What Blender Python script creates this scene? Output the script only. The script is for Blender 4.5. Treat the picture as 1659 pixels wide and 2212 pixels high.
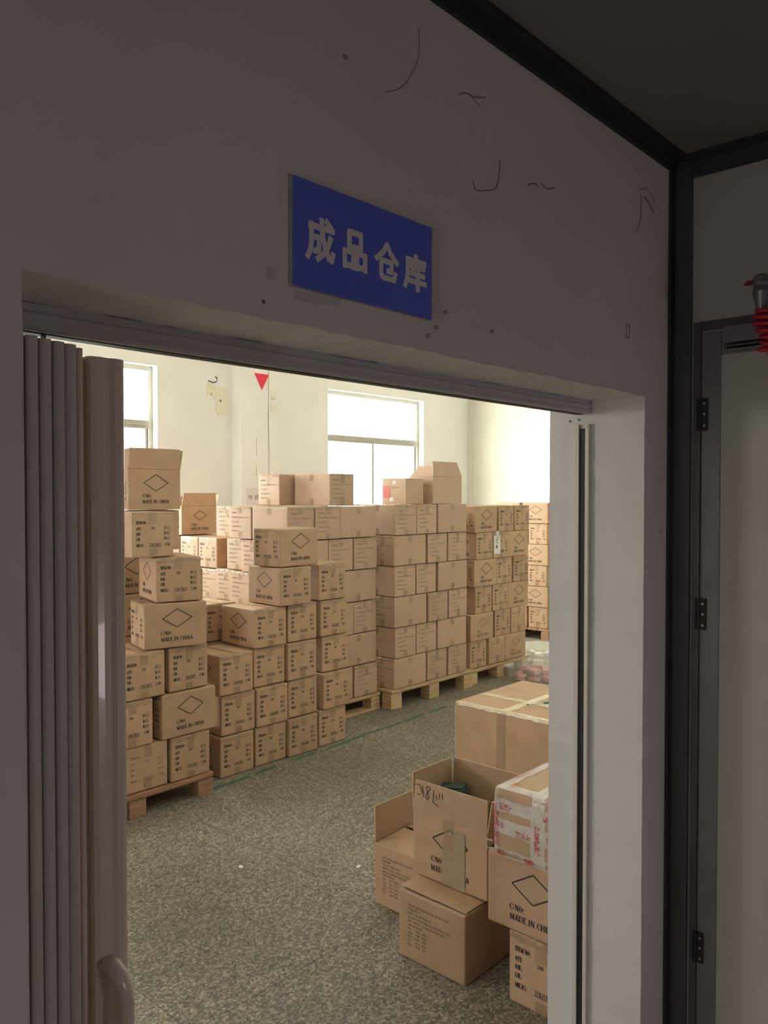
import bpy, bmesh, math, random
from mathutils import Vector, Matrix
R = math.radians
sc = bpy.context.scene
COL = sc.collection
for o in list(bpy.data.objects): bpy.data.objects.remove(o)

# ------------------------------------------------------------------ camera, light, exposure
cam = bpy.data.cameras.new('camera'); co = bpy.data.objects.new('camera', cam); COL.objects.link(co)
cam.sensor_fit = 'HORIZONTAL'; cam.sensor_width = 36.0; cam.lens = 36.0 * 1750.0 / 1659.0
cam.clip_start = 0.02; cam.clip_end = 200
co.location = (0, 0, 1.73)
co.rotation_euler = (R(90 - 1.25), 0, R(42.4 - 90))
sc.camera = co
sc.view_settings.view_transform = 'Standard'; sc.view_settings.look = 'None'
sc.view_settings.gamma = 1.0; sc.view_settings.use_curve_mapping = False
sc.view_settings.exposure = 0.13
w = bpy.data.worlds.new('overcast_sky'); sc.world = w; w.use_nodes = True
bg = w.node_tree.nodes['Background']; bg.inputs[0].default_value = (1.0, 0.965, 0.95, 1); bg.inputs[1].default_value = 25.0
WIN = [(2.70, 4.50), (6.87, 8.70)]          # window openings in the back wall, x from/to
WZ0, WZ1, WY = 0.95, 3.02, 7.2
def portal(name, loc, rot, sx, sy):
    l = bpy.data.lights.new(name, 'AREA'); l.shape = 'RECTANGLE'; l.size = sx; l.size_y = sy
    l.cycles.is_portal = True
    o = bpy.data.objects.new(name, l); COL.objects.link(o); o.location = loc; o.rotation_euler = rot
for i, (a, b) in enumerate(WIN):
    portal('window_portal', ((a + b) / 2, WY + .3, (WZ0 + WZ1) / 2), (R(-90), 0, 0), b - a, WZ1 - WZ0)
portal('added_end_portal', (-3.05, 0.0, .95), (0, R(-90), 0), 1.9, .16)  # unseen slit, added in the corridor end wall to let in dim light
portal('added_side_portal', (-2.42, 6.25, 2.0), (0, R(-90), 0), 1.0, 1.4)  # unseen opening, added in the west wall for more side light
fill_light = bpy.data.lights.new('corridor_fill', 'AREA'); fill_light.shape = 'DISK'; fill_light.size = .5  # unseen fill light, added low behind the camera to brighten the corridor
fill_light.energy = 5.6; fill_light.color = (1.0, .83, .83)
lo = bpy.data.objects.new('corridor_fill', fill_light); COL.objects.link(lo); lo.location = (1.75, -2.1, .8)
lo.rotation_euler = (R(85), 0, R(20))

# ------------------------------------------------------------------ materials
def M(name, col, rough=.6, metal=0.0, var=0.0, scale=20.0, bump=0.0, bscale=60.0, spec=.5, alpha=1.0, rnd=0.0, stretch=None, coat=0):
    m = bpy.data.materials.new(name); m.use_nodes = True; nt = m.node_tree; N = nt.nodes; Lk = nt.links
    b = N['Principled BSDF']; b.inputs['Base Color'].default_value = (*col, 1)
    b.inputs['Roughness'].default_value = rough; b.inputs['Metallic'].default_value = metal
    b.inputs['Specular IOR Level'].default_value = spec; b.inputs['Alpha'].default_value = alpha
    b.inputs['Coat Weight'].default_value = coat
    tc = N.new('ShaderNodeTexCoord'); mp = N.new('ShaderNodeMapping'); Lk.new(tc.outputs['Object'], mp.inputs[0])
    if stretch: mp.inputs['Scale'].default_value = stretch
    cur = None
    if var > 0:
        nz = N.new('ShaderNodeTexNoise'); nz.inputs['Scale'].default_value = scale; nz.inputs['Detail'].default_value = 6
        Lk.new(mp.outputs[0], nz.inputs[0])
        mr = N.new('ShaderNodeMapRange'); mr.inputs[1].default_value = .3; mr.inputs[2].default_value = .7
        mr.inputs[3].default_value = 1 - var; mr.inputs[4].default_value = 1 + var
        Lk.new(nz.outputs['Fac'], mr.inputs[0]); cur = mr.outputs[0]
    if rnd > 0:
        oi = N.new('ShaderNodeObjectInfo'); m2 = N.new('ShaderNodeMapRange')
        m2.inputs[3].default_value = 1 - rnd; m2.inputs[4].default_value = 1 + rnd
        Lk.new(oi.outputs['Random'], m2.inputs[0])
        if cur:
            mu = N.new('ShaderNodeMath'); mu.operation = 'MULTIPLY'; Lk.new(cur, mu.inputs[0]); Lk.new(m2.outputs[0], mu.inputs[1]); cur = mu.outputs[0]
        else: cur = m2.outputs[0]
    if cur:
        vm = N.new('ShaderNodeVectorMath'); vm.operation = 'SCALE'; vm.inputs[0].default_value = col
        Lk.new(cur, vm.inputs['Scale']); Lk.new(vm.outputs[0], b.inputs['Base Color'])
    if bump > 0:
        n2 = N.new('ShaderNodeTexNoise'); n2.inputs['Scale'].default_value = bscale; n2.inputs['Detail'].default_value = 4
        Lk.new(mp.outputs[0], n2.inputs[0]); bp = N.new('ShaderNodeBump'); bp.inputs['Strength'].default_value = bump
        bp.inputs['Distance'].default_value = .004
        Lk.new(n2.outputs['Fac'], bp.inputs['Height']); Lk.new(bp.outputs[0], b.inputs['Normal'])
    return m
KRAFT = M('kraft_board', (.50, .328, .203), .62, var=.07, scale=9, bump=.25, bscale=25, rnd=.07)
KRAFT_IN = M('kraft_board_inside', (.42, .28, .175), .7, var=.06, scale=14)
KRAFT_H = M('kraft_board_smooth', (.52, .355, .245), .55, var=.05, scale=7, bump=.2, bscale=18, rnd=.06)
EDGE = M('board_cut_edge', (.62, .47, .32), .8)
INK = M('black_ink', (.035, .028, .028), .6)
INK_B = M('faded_brown_ink', (.20, .125, .085), .7)
INK_P = M('grey_ink', (.22, .17, .13), .7)
TAPE = M('brown_parcel_tape', (.50, .34, .20), .16, var=.12, scale=40, bump=.9, bscale=45, spec=.8, alpha=.42)
TAPE_C = M('clear_parcel_tape', (.88, .85, .80), .15, bump=1.0, bscale=50, spec=.9, alpha=.58, var=.1)
TAPE_Y = M('creamy_parcel_tape', (.88, .78, .54), .25, bump=.8, bscale=60, spec=.7, alpha=.88, var=.1)
TAPE_G = M('dull_grey_tape', (.44, .34, .22), .3, bump=.5, bscale=50, alpha=.93, var=.06)
REDP = M('red_tape_print', (.62, .05, .07), .35)
WOOD = M('pallet_wood', (.56, .39, .22), .7, var=.25, scale=6, stretch=(1, 1, 14), bump=.4, bscale=20, rnd=.06)
WOOD_R = M('reddish_pallet_wood', (.36, .20, .12), .7, var=.25, scale=6, stretch=(1, 1, 10), bump=.4, bscale=20)
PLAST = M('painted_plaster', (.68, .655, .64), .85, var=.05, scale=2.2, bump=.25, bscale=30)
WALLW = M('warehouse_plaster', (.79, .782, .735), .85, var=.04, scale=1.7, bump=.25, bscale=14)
PATCH = M('old_plaster_patch', (.76, .72, .58), .9, var=.05, scale=20, bump=.6, bscale=40)
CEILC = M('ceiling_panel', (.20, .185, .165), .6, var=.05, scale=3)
CEILW = M('white_ceiling', (.88, .86, .82), .9)
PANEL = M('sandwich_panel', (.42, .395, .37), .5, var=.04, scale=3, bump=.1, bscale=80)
DARKM = M('dark_metal_trim', (.035, .032, .045), .55, .3, var=.2, scale=12)
ALU = M('grey_aluminium', (.20, .19, .20), .42, .5, var=.08, scale=8)
ALUD = M('dark_aluminium', (.10, .095, .10), .38, .5, var=.08, scale=8)
BLACKM = M('black_metal', (.02, .02, .022), .45, .3)
STEEL = M('screw_steel', (.45, .44, .42), .35, .9)
PVC = M('grey_pvc', (.66, .62, .60), .42, var=.03, scale=5)
PVCB = M('taupe_pvc', (.86, .73, .67), .24, var=.04, scale=5, coat=.4)
PVCC = M('cream_translucent_pvc', (.80, .70, .50), .12, coat=.6)
TRACK = M('grey_track_pvc', (.44, .43, .47), .35, var=.05, scale=5)
CHAN = M('latch_channel_pvc', (.66, .61, .55), .35)
RUB = M('black_groove', (.012, .01, .015), .6)
WFRAME = M('window_aluminium', (.40, .38, .34), .4, .4, var=.05)
GRILLE = M('grille_white_paint', (.7, .75, .72), .5)
BLUE = M('sign_blue', (.12, .17, .78), .35, coat=.2)
SIGNW = M('sign_white', (.80, .77, .80), .5)
SIGNE = M('sign_edge_grey', (.33, .32, .34), .5)
CRACK = M('crack_dark', (.18, .16, .15), .9)
SCUFF = M('scuff_grey', (.36, .33, .32), .9)
TAPECL = M('clear_tape_scrap', (.8, .8, .8), .05, spec=1.0, alpha=.25, bump=1, bscale=120)
RED = M('red_card', (.72, .02, .05), .5)
REDH = M('red_hose', (.50, .02, .04), .35)
REDL = M('dark_red_lever', (.22, .01, .015), .5)
PAPER = M('white_paper', (.78, .77, .72), .8)
PAPER_P = M('pinkish_paper', (.74, .66, .64), .8)
PINK = M('pink_board', (.80, .42, .42), .6, rnd=.12)
WHITEB = M('white_board', (.74, .73, .66), .6, rnd=.1)
BAG = M('thin_clear_polythene', (.85, .85, .82), .18, alpha=.25, bump=1.0, bscale=25, spec=.8)
GREEN = M('green_card', (.035, .13, .075), .4)
GREEND = M('dark_green_card', (.015, .06, .045), .4)
YELL = M('yellow_green_card', (.25, .26, .07), .5)
TEAL = M('teal_pen', (.02, .22, .25), .4)
CREAM = M('cream_foam', (.70, .62, .42), .6)
REDBOX = M('red_faced_board', (.62, .12, .10), .45)

def glass_mat():
    m = bpy.data.materials.new('window_glass'); m.use_nodes = True; nt = m.node_tree; N = nt.nodes
    N.remove(N['Principled BSDF']); t = N.new('ShaderNodeBsdfTransparent'); g = N.new('ShaderNodeBsdfGlossy'); g.inputs['Roughness'].default_value = .05
    t.inputs[0].default_value = (.95, .98, .93, 1)
    mx = N.new('ShaderNodeMixShader'); mx.inputs[0].default_value = .06
    nt.links.new(t.outputs[0], mx.inputs[1]); nt.links.new(g.outputs[0], mx.inputs[2]); nt.links.new(mx.outputs[0], N['Material Output'].inputs[0])
    return m
GLASS = glass_mat()

def floor_mat():
    m = bpy.data.materials.new('terrazzo_floor'); m.use_nodes = True; nt = m.node_tree; N = nt.nodes; L = nt.links
    b = N['Principled BSDF']; tc = N.new('ShaderNodeTexCoord')
    def noise(s, d=3):
        n = N.new('ShaderNodeTexNoise'); n.inputs['Scale'].default_value = s; n.inputs['Detail'].default_value = d; L.new(tc.outputs['Object'], n.inputs[0]); return n
    def ramp(src, stops):
        r = N.new('ShaderNodeValToRGB'); L.new(src, r.inputs[0]); e = r.color_ramp.elements
        while len(e) < len(stops): e.new(.5)
        for k, (p, c) in enumerate(stops): e[k].position = p; e[k].color = (*c, 1)
        return r
    def mix(f, a, bb):
        x = N.new('ShaderNodeMix'); x.data_type = 'RGBA'
        if isinstance(f, float): x.inputs[0].default_value = f
        else: L.new(f, x.inputs[0])
        for s, k in ((a, 6), (bb, 7)):
            if isinstance(s, tuple): x.inputs[k].default_value = (*s, 1)
            else: L.new(s, x.inputs[k])
        return x.outputs[2]
    def math_(op, a, bb=None):
        x = N.new('ShaderNodeMath'); x.operation = op
        for s, k in ((a, 0), (bb, 1)):
            if s is None: continue
            if isinstance(s, (int, float)): x.inputs[k].default_value = s
            else: L.new(s, x.inputs[k])
        return x.outputs[0]
    n3 = noise(1.3, 5)
    def cells(scale, stops):
        nz = N.new('ShaderNodeTexNoise'); nz.inputs['Scale'].default_value = 60; L.new(tc.outputs['Object'], nz.inputs[0])
        av = N.new('ShaderNodeVectorMath'); av.operation = 'MULTIPLY_ADD'; L.new(nz.outputs['Color'], av.inputs[0]); av.inputs[1].default_value = (.012, .012, .012); L.new(tc.outputs['Object'], av.inputs[2])
        vo = N.new('ShaderNodeTexVoronoi'); vo.inputs['Scale'].default_value = scale; L.new(av.outputs[0], vo.inputs[0])
        sx = N.new('ShaderNodeSeparateXYZ'); L.new(vo.outputs['Color'], sx.inputs[0])
        return ramp(sx.outputs[0], stops)
    c1 = cells(115, [(.0, (.075, .066, .050)), (.30, (.135, .12, .092)), (.55, (.26, .235, .18)), (.80, (.40, .36, .28)), (1.0, (.62, .56, .43))])
    c2 = cells(210, [(.0, (.10, .088, .066)), (.5, (.22, .195, .15)), (1.0, (.46, .41, .32))])
    c = mix(.40, c1.outputs[0], c2.outputs[0])
    n4 = noise(24, 2); big = ramp(n4.outputs['Fac'], [(.735, (0, 0, 0)), (.75, (1, 1, 1))])
    c = mix(big.outputs[0], c, (.58, .52, .40))
    dirt = ramp(n3.outputs['Fac'], [(.3, (.72, .72, .72)), (.7, (1.1, 1.1, 1.1))])
    v = N.new('ShaderNodeVectorMath'); v.operation = 'MULTIPLY'; L.new(c, v.inputs[0]); L.new(dirt.outputs[0], v.inputs[1]); c = v.outputs[0]
    sp = N.new('ShaderNodeSeparateXYZ'); L.new(tc.outputs['Object'], sp.inputs[0])
    # tile joints every 1 m
    def joint(o, off):
        fr = math_('FRACT', math_('ADD', o, off)); d = math_('ABSOLUTE', math_('SUBTRACT', fr, .5))
        return math_('LESS_THAN', d, .0025)
    j = math_('MAXIMUM', joint(sp.outputs[0], .02), joint(sp.outputs[1], .31))
    c = mix(math_('MULTIPLY', j, .6), c, (.06, .05, .04))
    # worn green marking line
    wob = noise(2.5, 4)
    ly = math_('SUBTRACT', math_('SUBTRACT', sp.outputs[1], math_('MULTIPLY', sp.outputs[0], .056)), 3.770)
    ly = math_('ADD', ly, math_('MULTIPLY', math_('SUBTRACT', wob.outputs['Fac'], .5), .05))
    band = math_('LESS_THAN', math_('ABSOLUTE', ly), .019)
    wear = noise(6, 5); wr = math_('GREATER_THAN', wear.outputs['Fac'], .43)
    ends = math_('MULTIPLY', math_('GREATER_THAN', sp.outputs[0], 2.75), math_('LESS_THAN', sp.outputs[0], 5.2))
    g = math_('MULTIPLY', math_('MULTIPLY', band, wr), math_('MULTIPLY', ends, .8))
    c = mix(g, c, (.02, .15, .075))
    L.new(c, b.inputs['Base Color'])
    rr = ramp(n3.outputs['Fac'], [(.3, (.42, .42, .42)), (.7, (.6, .6, .6))]); L.new(rr.outputs[0], b.inputs['Roughness'])
    b.inputs['Specular IOR Level'].default_value = .35
    return m
FLOOR = floor_mat()

# ------------------------------------------------------------------ mesh helpers
class MB:
    def __init__(s): s.v = []; s.f = []; s.mi = []; s.mats = []
    def m(s, mat):
        if mat not in s.mats: s.mats.append(mat)
        return s.mats.index(mat)
    def poly(s, pts, mat):
        n = len(s.v); s.v += [tuple(p) for p in pts]; s.f.append(tuple(range(n, n + len(pts)))); s.mi.append(s.m(mat))
    def box(s, a, b, mat, mtx=None):
        x0, y0, z0 = a; x1, y1, z1 = b
        P = [(x0, y0, z0), (x1, y0, z0), (x1, y1, z0), (x0, y1, z0), (x0, y0, z1), (x1, y0, z1), (x1, y1, z1), (x0, y1, z1)]
        if mtx: P = [tuple(mtx @ Vector(p)) for p in P]
        n = len(s.v); s.v += P
        for f in ((3, 2, 1, 0), (4, 5, 6, 7), (0, 1, 5, 4), (1, 2, 6, 5), (2, 3, 7, 6), (3, 0, 4, 7)):
            s.f.append(tuple(n + k for k in f)); s.mi.append(s.m(mat))
    def extrude_poly(s, prof, axis, a, b, mat):            # prof: 2D points; extruded along axis
        def P(p, t):
            if axis == 'z': return (p[0], p[1], t)
            if axis == 'x': return (t, p[0], p[1])
            return (p[0], t, p[1])
        n = len(prof); o = len(s.v)
        s.v += [P(p, a) for p in prof] + [P(p, b) for p in prof]; k = s.m(mat)
        s.f.append(tuple(o + i for i in reversed(range(n)))); s.mi.append(k)
        s.f.append(tuple(o + n + i for i in range(n))); s.mi.append(k)
        for i in range(n):
            j = (i + 1) % n; s.f.append((o + i, o + j, o + n + j, o + n + i)); s.mi.append(k)
    def tube(s, pts, r, mat, seg=10, flat=1.0, ref=None):
        pts = [Vector(p) for p in pts]; rings = []
        for i, p in enumerate(pts):
            t = (pts[min(i + 1, len(pts) - 1)] - pts[max(i - 1, 0)]).normalized()
            u = t.cross(Vector(ref)) if ref else t.cross(Vector((0, 0, 1)))
            if u.length < .05: u = t.cross(Vector((0, 1, 0)))
            u.normalize(); v = t.cross(u)
            rr = r[i] if isinstance(r, (list, tuple)) else r
            rings.append([p + (u * math.cos(2 * math.pi * k / seg) * flat + v * math.sin(2 * math.pi * k / seg)) * rr for k in range(seg)])
        o = len(s.v); k = s.m(mat)
        for rg in rings: s.v += [tuple(q) for q in rg]
        for i in range(len(rings) - 1):
            for a in range(seg):
                b = (a + 1) % seg
                s.f.append((o + i * seg + a, o + i * seg + b, o + (i + 1) * seg + b, o + (i + 1) * seg + a)); s.mi.append(k)
        s.f.append(tuple(o + a for a in reversed(range(seg)))); s.mi.append(k)
        s.f.append(tuple(o + (len(rings) - 1) * seg + a for a in range(seg))); s.mi.append(k)
    def build(s, name, parent=None, smooth=False, bevel=0, merge=0, loc=None):
        me = bpy.data.meshes.new(name); me.from_pydata(s.v, [], s.f)
        for m in s.mats: me.materials.append(m)
        me.polygons.foreach_set('material_index', s.mi)
        if merge:
            bm = bmesh.new(); bm.from_mesh(me); bmesh.ops.remove_doubles(bm, verts=bm.verts, dist=merge); bm.to_mesh(me); bm.free()
        if smooth: me.polygons.foreach_set('use_smooth', [True] * len(me.polygons))
        me.update()
        o = bpy.data.objects.new(name, me); COL.objects.link(o)
        if parent: o.parent = parent
        if loc: o.location = loc
        if bevel:
            md = o.modifiers.new('bevel', 'BEVEL'); md.width = bevel; md.segments = 2; md.limit_method = 'ANGLE'
        return o
def tag(o, label=None, cat=None, group=None, kind=None):
    if label: o['label'] = label
    if cat: o['category'] = cat
    if group: o['group'] = group
    if kind: o['kind'] = kind
    return o
def empty(name, loc=(0, 0, 0), rz=0):
    o = bpy.data.objects.new(name, None); COL.objects.link(o); o.location = loc; o.rotation_euler = (0, 0, rz); o.empty_display_size = .05
    return o
def copy_tree(o, parent=None):
    c = o.copy(); COL.objects.link(c)
    if parent: c.parent = parent
    for ch in list(o.children): copy_tree(ch, c)
    return c
def structure(o): o['kind'] = 'structure'; return o

# ------------------------------------------------------------------ the room
b = MB(); b.poly([(-6, -4, 0), (12, -4, 0), (12, 7.6, 0), (-6, 7.6, 0)], FLOOR); b.box((-6, -4, -.1), (12, 7.6, -.002), PLAST)
structure(b.build('floor'))

# front wall with the doorway (plaster edges a little ragged)
OX0, OX1, OZ, FY0, FY1 = .437, 2.184, 2.006, 1.0, 1.304
rj = random.Random(3)
b = MB()
def edge_pts(n, f, amp): return [f(i / n, rj.uniform(-amp, amp)) for i in range(n + 1)]
H = 3.9
left = [(OX0 + d, z) for z, d in [(OZ * i / 60, rj.uniform(-.0015, .0015)) for i in range(61)]]
top = [(OX0 + (OX1 - OX0) * i / 50, OZ + rj.uniform(-.002, .002)) for i in range(1, 50)]
right = [(OX1 + d, z) for z, d in [(OZ * (60 - i) / 60, rj.uniform(-.0015, .0015)) for i in range(61)]]
arch = left + top + right
X0W, X1W = -2.4, 9.74
for y, flip in ((FY0, False), (FY1, True)):
    XL = -3.0 if not flip else X0W; XR = 2.42 if not flip else X1W; ZT = 2.75 if not flip else H
    faces = [[(XL, 0)] + [(left[0][0], 0)] + left[1:] + [(XL, OZ)],
             [(XL, OZ)] + [left[-1]] + top + [right[0]] + [(XR, OZ), (XR, ZT), (XL, ZT)],
             [right[-1][:1] + (0,), (XR, 0), (XR, OZ)] + [right[0]] + right[1:-1]]
    for q in faces:
        P = [(x, y, z) for x, z in q]
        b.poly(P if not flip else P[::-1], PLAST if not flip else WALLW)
for i in range(len(arch) - 1):
    p, q = arch[i], arch[i + 1]
    b.poly([(q[0], FY0, q[1]), (p[0], FY0, p[1]), (p[0], FY1, p[1]), (q[0], FY1, q[1])], PLAST)
structure(b.build('wall_front'))

# corridor shell
CX = 2.38
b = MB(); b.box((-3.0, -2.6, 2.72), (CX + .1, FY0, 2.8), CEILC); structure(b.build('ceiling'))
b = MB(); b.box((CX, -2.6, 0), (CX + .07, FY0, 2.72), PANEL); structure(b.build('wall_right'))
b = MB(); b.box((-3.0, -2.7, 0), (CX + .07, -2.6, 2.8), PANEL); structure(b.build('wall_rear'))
b = MB(); b.box((-3.1, -2.7, 0), (-3.0, -.08, 2.8), PLAST); b.box((-3.1, .08, 0), (-3.0, 1.0, 2.8), PLAST); b.box((-3.1, -.08, 1.9), (-3.0, .08, 2.8), PLAST)  # narrow slit kept open here, added for weak corridor light
structure(b.build('wall_left'))
b = MB(); b.extrude_poly([(FY0, 2.68), (FY0 - .012, 2.68), (FY0 - .016, 2.706), (FY0 - .045, 2.708), (FY0 - .045, 2.72), (FY0, 2.72)], 'x', -3, CX, DARKM)
structure(b.build('trim_1'))
b = MB(); b.extrude_poly([(CX, 2.655), (CX - .006, 2.655), (CX - .012, 2.70), (CX - .03, 2.708), (CX - .03, 2.72), (CX, 2.72)], 'y', -2.6, FY0 - .045, DARKM)
structure(b.build('trim_2'))
b = MB(); b.box((CX - .045, FY0 - .008, 0), (CX, FY0, 2.72), DARKM); b.box((CX - .014, FY0 - .056, 0), (CX, FY0 - .008, 2.72), ALUD)
structure(b.build('trim_3'))

# warehouse shell
WALLE = M('cream_plaster', (.64, .63, .535), .85, var=.04, scale=1.7, bump=.25, bscale=14)
b = MB(); b.box((X0W, FY1, H), (X1W + .2, WY + .3, H + .1), CEILW); structure(b.build('ceiling'))
b = MB(); b.box((X1W, FY1, 0), (X1W + .2, WY + .3, H), WALLE)
b.box((X1W - .012, 7.12, 0), (X1W, 7.2, H), WALLE)
structure(b.build('wall_east'))
b = MB(); b.box((X0W - .1, FY1, 0), (X0W, WY + .3, 1.5), WALLW); b.box((X0W - .1, FY1, 2.5), (X0W, WY + .3, H), WALLW)
b.box((X0W - .1, FY1, 1.5), (X0W, 5.55, 2.5), WALLW); b.box((X0W - .1, 6.95, 1.5), (X0W, WY + .3, 2.5), WALLW)  # the hole left between these is an added opening, sized for its light
structure(b.build('wall_west'))
b = MB()
b.box((X0W, WY, 0), (X1W, WY + .28, WZ0), WALLW); b.box((X0W, WY, WZ1), (X1W, WY + .28, H), WALLW)
xs = [X0W] + [x for p in WIN for x in p] + [X1W]
for i in range(0, len(xs), 2): b.box((xs[i], WY, WZ0), (xs[i + 1], WY + .28, WZ1), WALLW)
b.box((5.42, 7.03, 0), (5.95, WY, H), WALLW)                       # pilaster
b.box((5.80, 7.022, 0), (5.90, 7.03, 2.66), WALLW); b.box((5.83, 7.012, 2.66), (5.89, 7.03, 2.74), PATCH)
b.box((5.83, 7.012, 2.80), (5.895, 7.03, 2.88), PATCH)
wb = b.build('wall_back'); structure(wb)

def window(n, x0, x1, mull=True, grille=False):
    r = structure(empty('window_%d' % n, ((x0 + x1) / 2, WY + .1, WZ0)))
    r['label'] = 'window with a transom'
    del r['label']
    ox, oy, oz = r.location
    def bx(m, a, c, mat): m.box((a[0] - ox, a[1] - oy, a[2] - oz), (c[0] - ox, c[1] - oy, c[2] - oz), mat)
    fy0, fy1 = WY + .09, WY + .15; fw = .045; zt = 2.43
    f = MB()
    bx(f, (x0, fy0, WZ0), (x0 + fw, fy1, WZ1), WFRAME); bx(f, (x1 - fw, fy0, WZ0), (x1, fy1, WZ1), WFRAME)
    bx(f, (x0 + fw, fy0, WZ1 - fw), (x1 - fw, fy1, WZ1), WFRAME); bx(f, (x0 + fw, fy0, WZ0), (x1 - fw, fy1, WZ0 + fw), WFRAME)
    bx(f, (x0 + fw, fy0 - .01, zt - .04), (x1 - fw, fy1, zt + .045), WFRAME)
    bx(f, (x0 + fw, fy0 - .02, zt - .01), (x1 - fw, fy0 - .01, zt + .004), WFRAME)
    xm = (x0 + x1) / 2 - .01
    bx(f, (xm - .018, fy0 + .005, WZ0 + fw), (xm + .018, fy1, zt - .04), WFRAME)
    bx(f, (x1 - fw - .03, fy0 + .02, WZ0 + fw), (x1 - fw, fy1 - .005, zt - .04), WFRAME)
    f.build('window_frame', r, bevel=.003)
    for a, c, z0, z1 in ((x0 + fw, x1 - fw, zt + .045, WZ1 - fw), (x0 + fw, xm - .018, WZ0 + fw, zt - .04), (xm + .018, x1 - fw, WZ0 + fw, zt - .04)):
        g = MB(); bx(g, (a, fy0 + .03, z0), (c, fy0 + .034, z1), GLASS); g.build('pane', r)
    if grille:
        g = MB()
        k = x0 + .1
        while k < x1 - .05:
            g.tube([(k - ox, WY + .24 - oy, 0), (k - ox, WY + .24 - oy, 2.26 - WZ0)], .006, GRILLE, 6); k += .11
        for z in (1.3, 1.8, 2.26): g.box((x0 - ox, WY + .235 - oy, z - oz - .008), (x1 - ox, WY + .245 - oy, z - oz + .008), GRILLE)
        g.build('security_grille', r)
    s = MB(); bx(s, (x0, WY - .02, WZ0 - .03), (x1, WY + .09, WZ0), WALLW); s.build('window_sill', r)
window(1, *WIN[1]); window(2, *WIN[0], grille=True)

# marks on the back wall
def stroke(mb, pts, w, mat, to3d, cap=0.0):
    for (x0, y0), (x1, y1) in zip(pts[:-1], pts[1:]):
        d = Vector((x1 - x0, y1 - y0)); l = d.length
        if l < 1e-6: continue
        d /= l; n = Vector((-d.y, d.x)) * w / 2; c = d * cap
        q = [(x0 - c.x + n.x, y0 - c.y + n.y), (x0 - c.x - n.x, y0 - c.y - n.y), (x1 + c.x - n.x, y1 + c.y - n.y), (x1 + c.x + n.x, y1 + c.y + n.y)]
        mb.poly([to3d(*p) for p in q], mat)
SBN = [0]
def stroke_box(mb, pts, w, mat, y0, y1, cap=0.0):                   # solid strokes standing off a wall facing -Y
    for (xa, za), (xb, zb) in zip(pts[:-1], pts[1:]):
        d = Vector((xb - xa, zb - za)); l = d.length
        if l < 1e-6: continue
        d /= l; n = Vector((-d.y, d.x)) * w / 2; c = d * cap
        prof = [(xa - c.x + n.x, za - c.y + n.y), (xa - c.x - n.x, za - c.y - n.y), (xb + c.x - n.x, zb + c.y - n.y), (xb + c.x + n.x, zb + c.y + n.y)]
        SBN[0] = (SBN[0] + 1) % 17
        mb.extrude_poly(prof, 'y', y0 - SBN[0] * .00006, y1, mat)
# crack lines and patches belong to the back wall
b = MB(); t3 = lambda x, z: (x, 7.0285, z)
stroke(b, [(5.795, 3.2), (5.797, 2.9), (5.792, 2.6), (5.799, 2.2), (5.796, 1.6)], .006, CRACK, t3)
stroke(b, [(5.62, 2.35), (5.622, 2.15)], .004, CRACK, t3); stroke(b, [(5.62, 2.05), (5.618, 1.92)], .004, CRACK, t3)
stroke(b, [(5.70, 1.83), (5.66, 1.80), (5.69, 1.77), (5.65, 1.75)], .02, PATCH, t3)
b.build('hairline_crack', wb)
b = MB(); rr = random.Random(5)
ptsP = [(5.17, 2.95), (5.22, 2.93), (5.26, 2.90), (5.44, 2.91), (5.445, 2.64), (5.42, 2.61), (5.34, 2.63), (5.30, 2.60), (5.27, 2.66), (5.28, 2.75), (5.22, 2.80), (5.16, 2.80), (5.15, 2.86)]
ptsP = [(x - .06, z - .02) for x, z in ptsP]
b.extrude_poly(ptsP, 'y', WY - .006, WY, PATCH)
b.extrude_poly([(5.27 + .013 * math.cos(a), 2.735 + .013 * math.sin(a)) for a in [k * .63 for k in range(10)]], 'y', WY - .009, WY - .005, CRACK)
b.extrude_poly([(5.15 + .006 * math.cos(a), 2.80 + .012 * math.sin(a)) for a in [k * .63 for k in range(10)]], 'y', WY - .009, WY - .005, CRACK)
b.build('plaster_patch', wb)
b = MB(); b.tube([(5.12, WY, 2.935), (5.12, WY - .03, 2.925), (5.15, WY - .05, 2.915), (5.185, WY - .05, 2.93), (5.195, WY - .05, 2.96), (5.175, WY - .05, 2.985)], .006, BLACKM, 6)
tag(b.build('wall_hook'), 'bent black hook sticking out of the back wall above the plaster patch', 'hook')
b = MB(); b.extrude_poly([(5.60, 3.055), (5.80, 3.055), (5.70, 2.88)], 'y', 7.022, 7.028, RED)
tag(b.build('triangle_sign'), 'red triangle pointing down stuck high on the back wall pilaster', 'sign')
r = empty('paper_notice', (5.62, 7.027, 1.70)); tag(r, 'pale paper notice with printed characters on the pilaster behind the cartons', 'notice')
b = MB(); b.box((-.13, -.002, -.10), (.14, .001, .10), PAPER_P); b.build('sheet', r)

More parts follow.
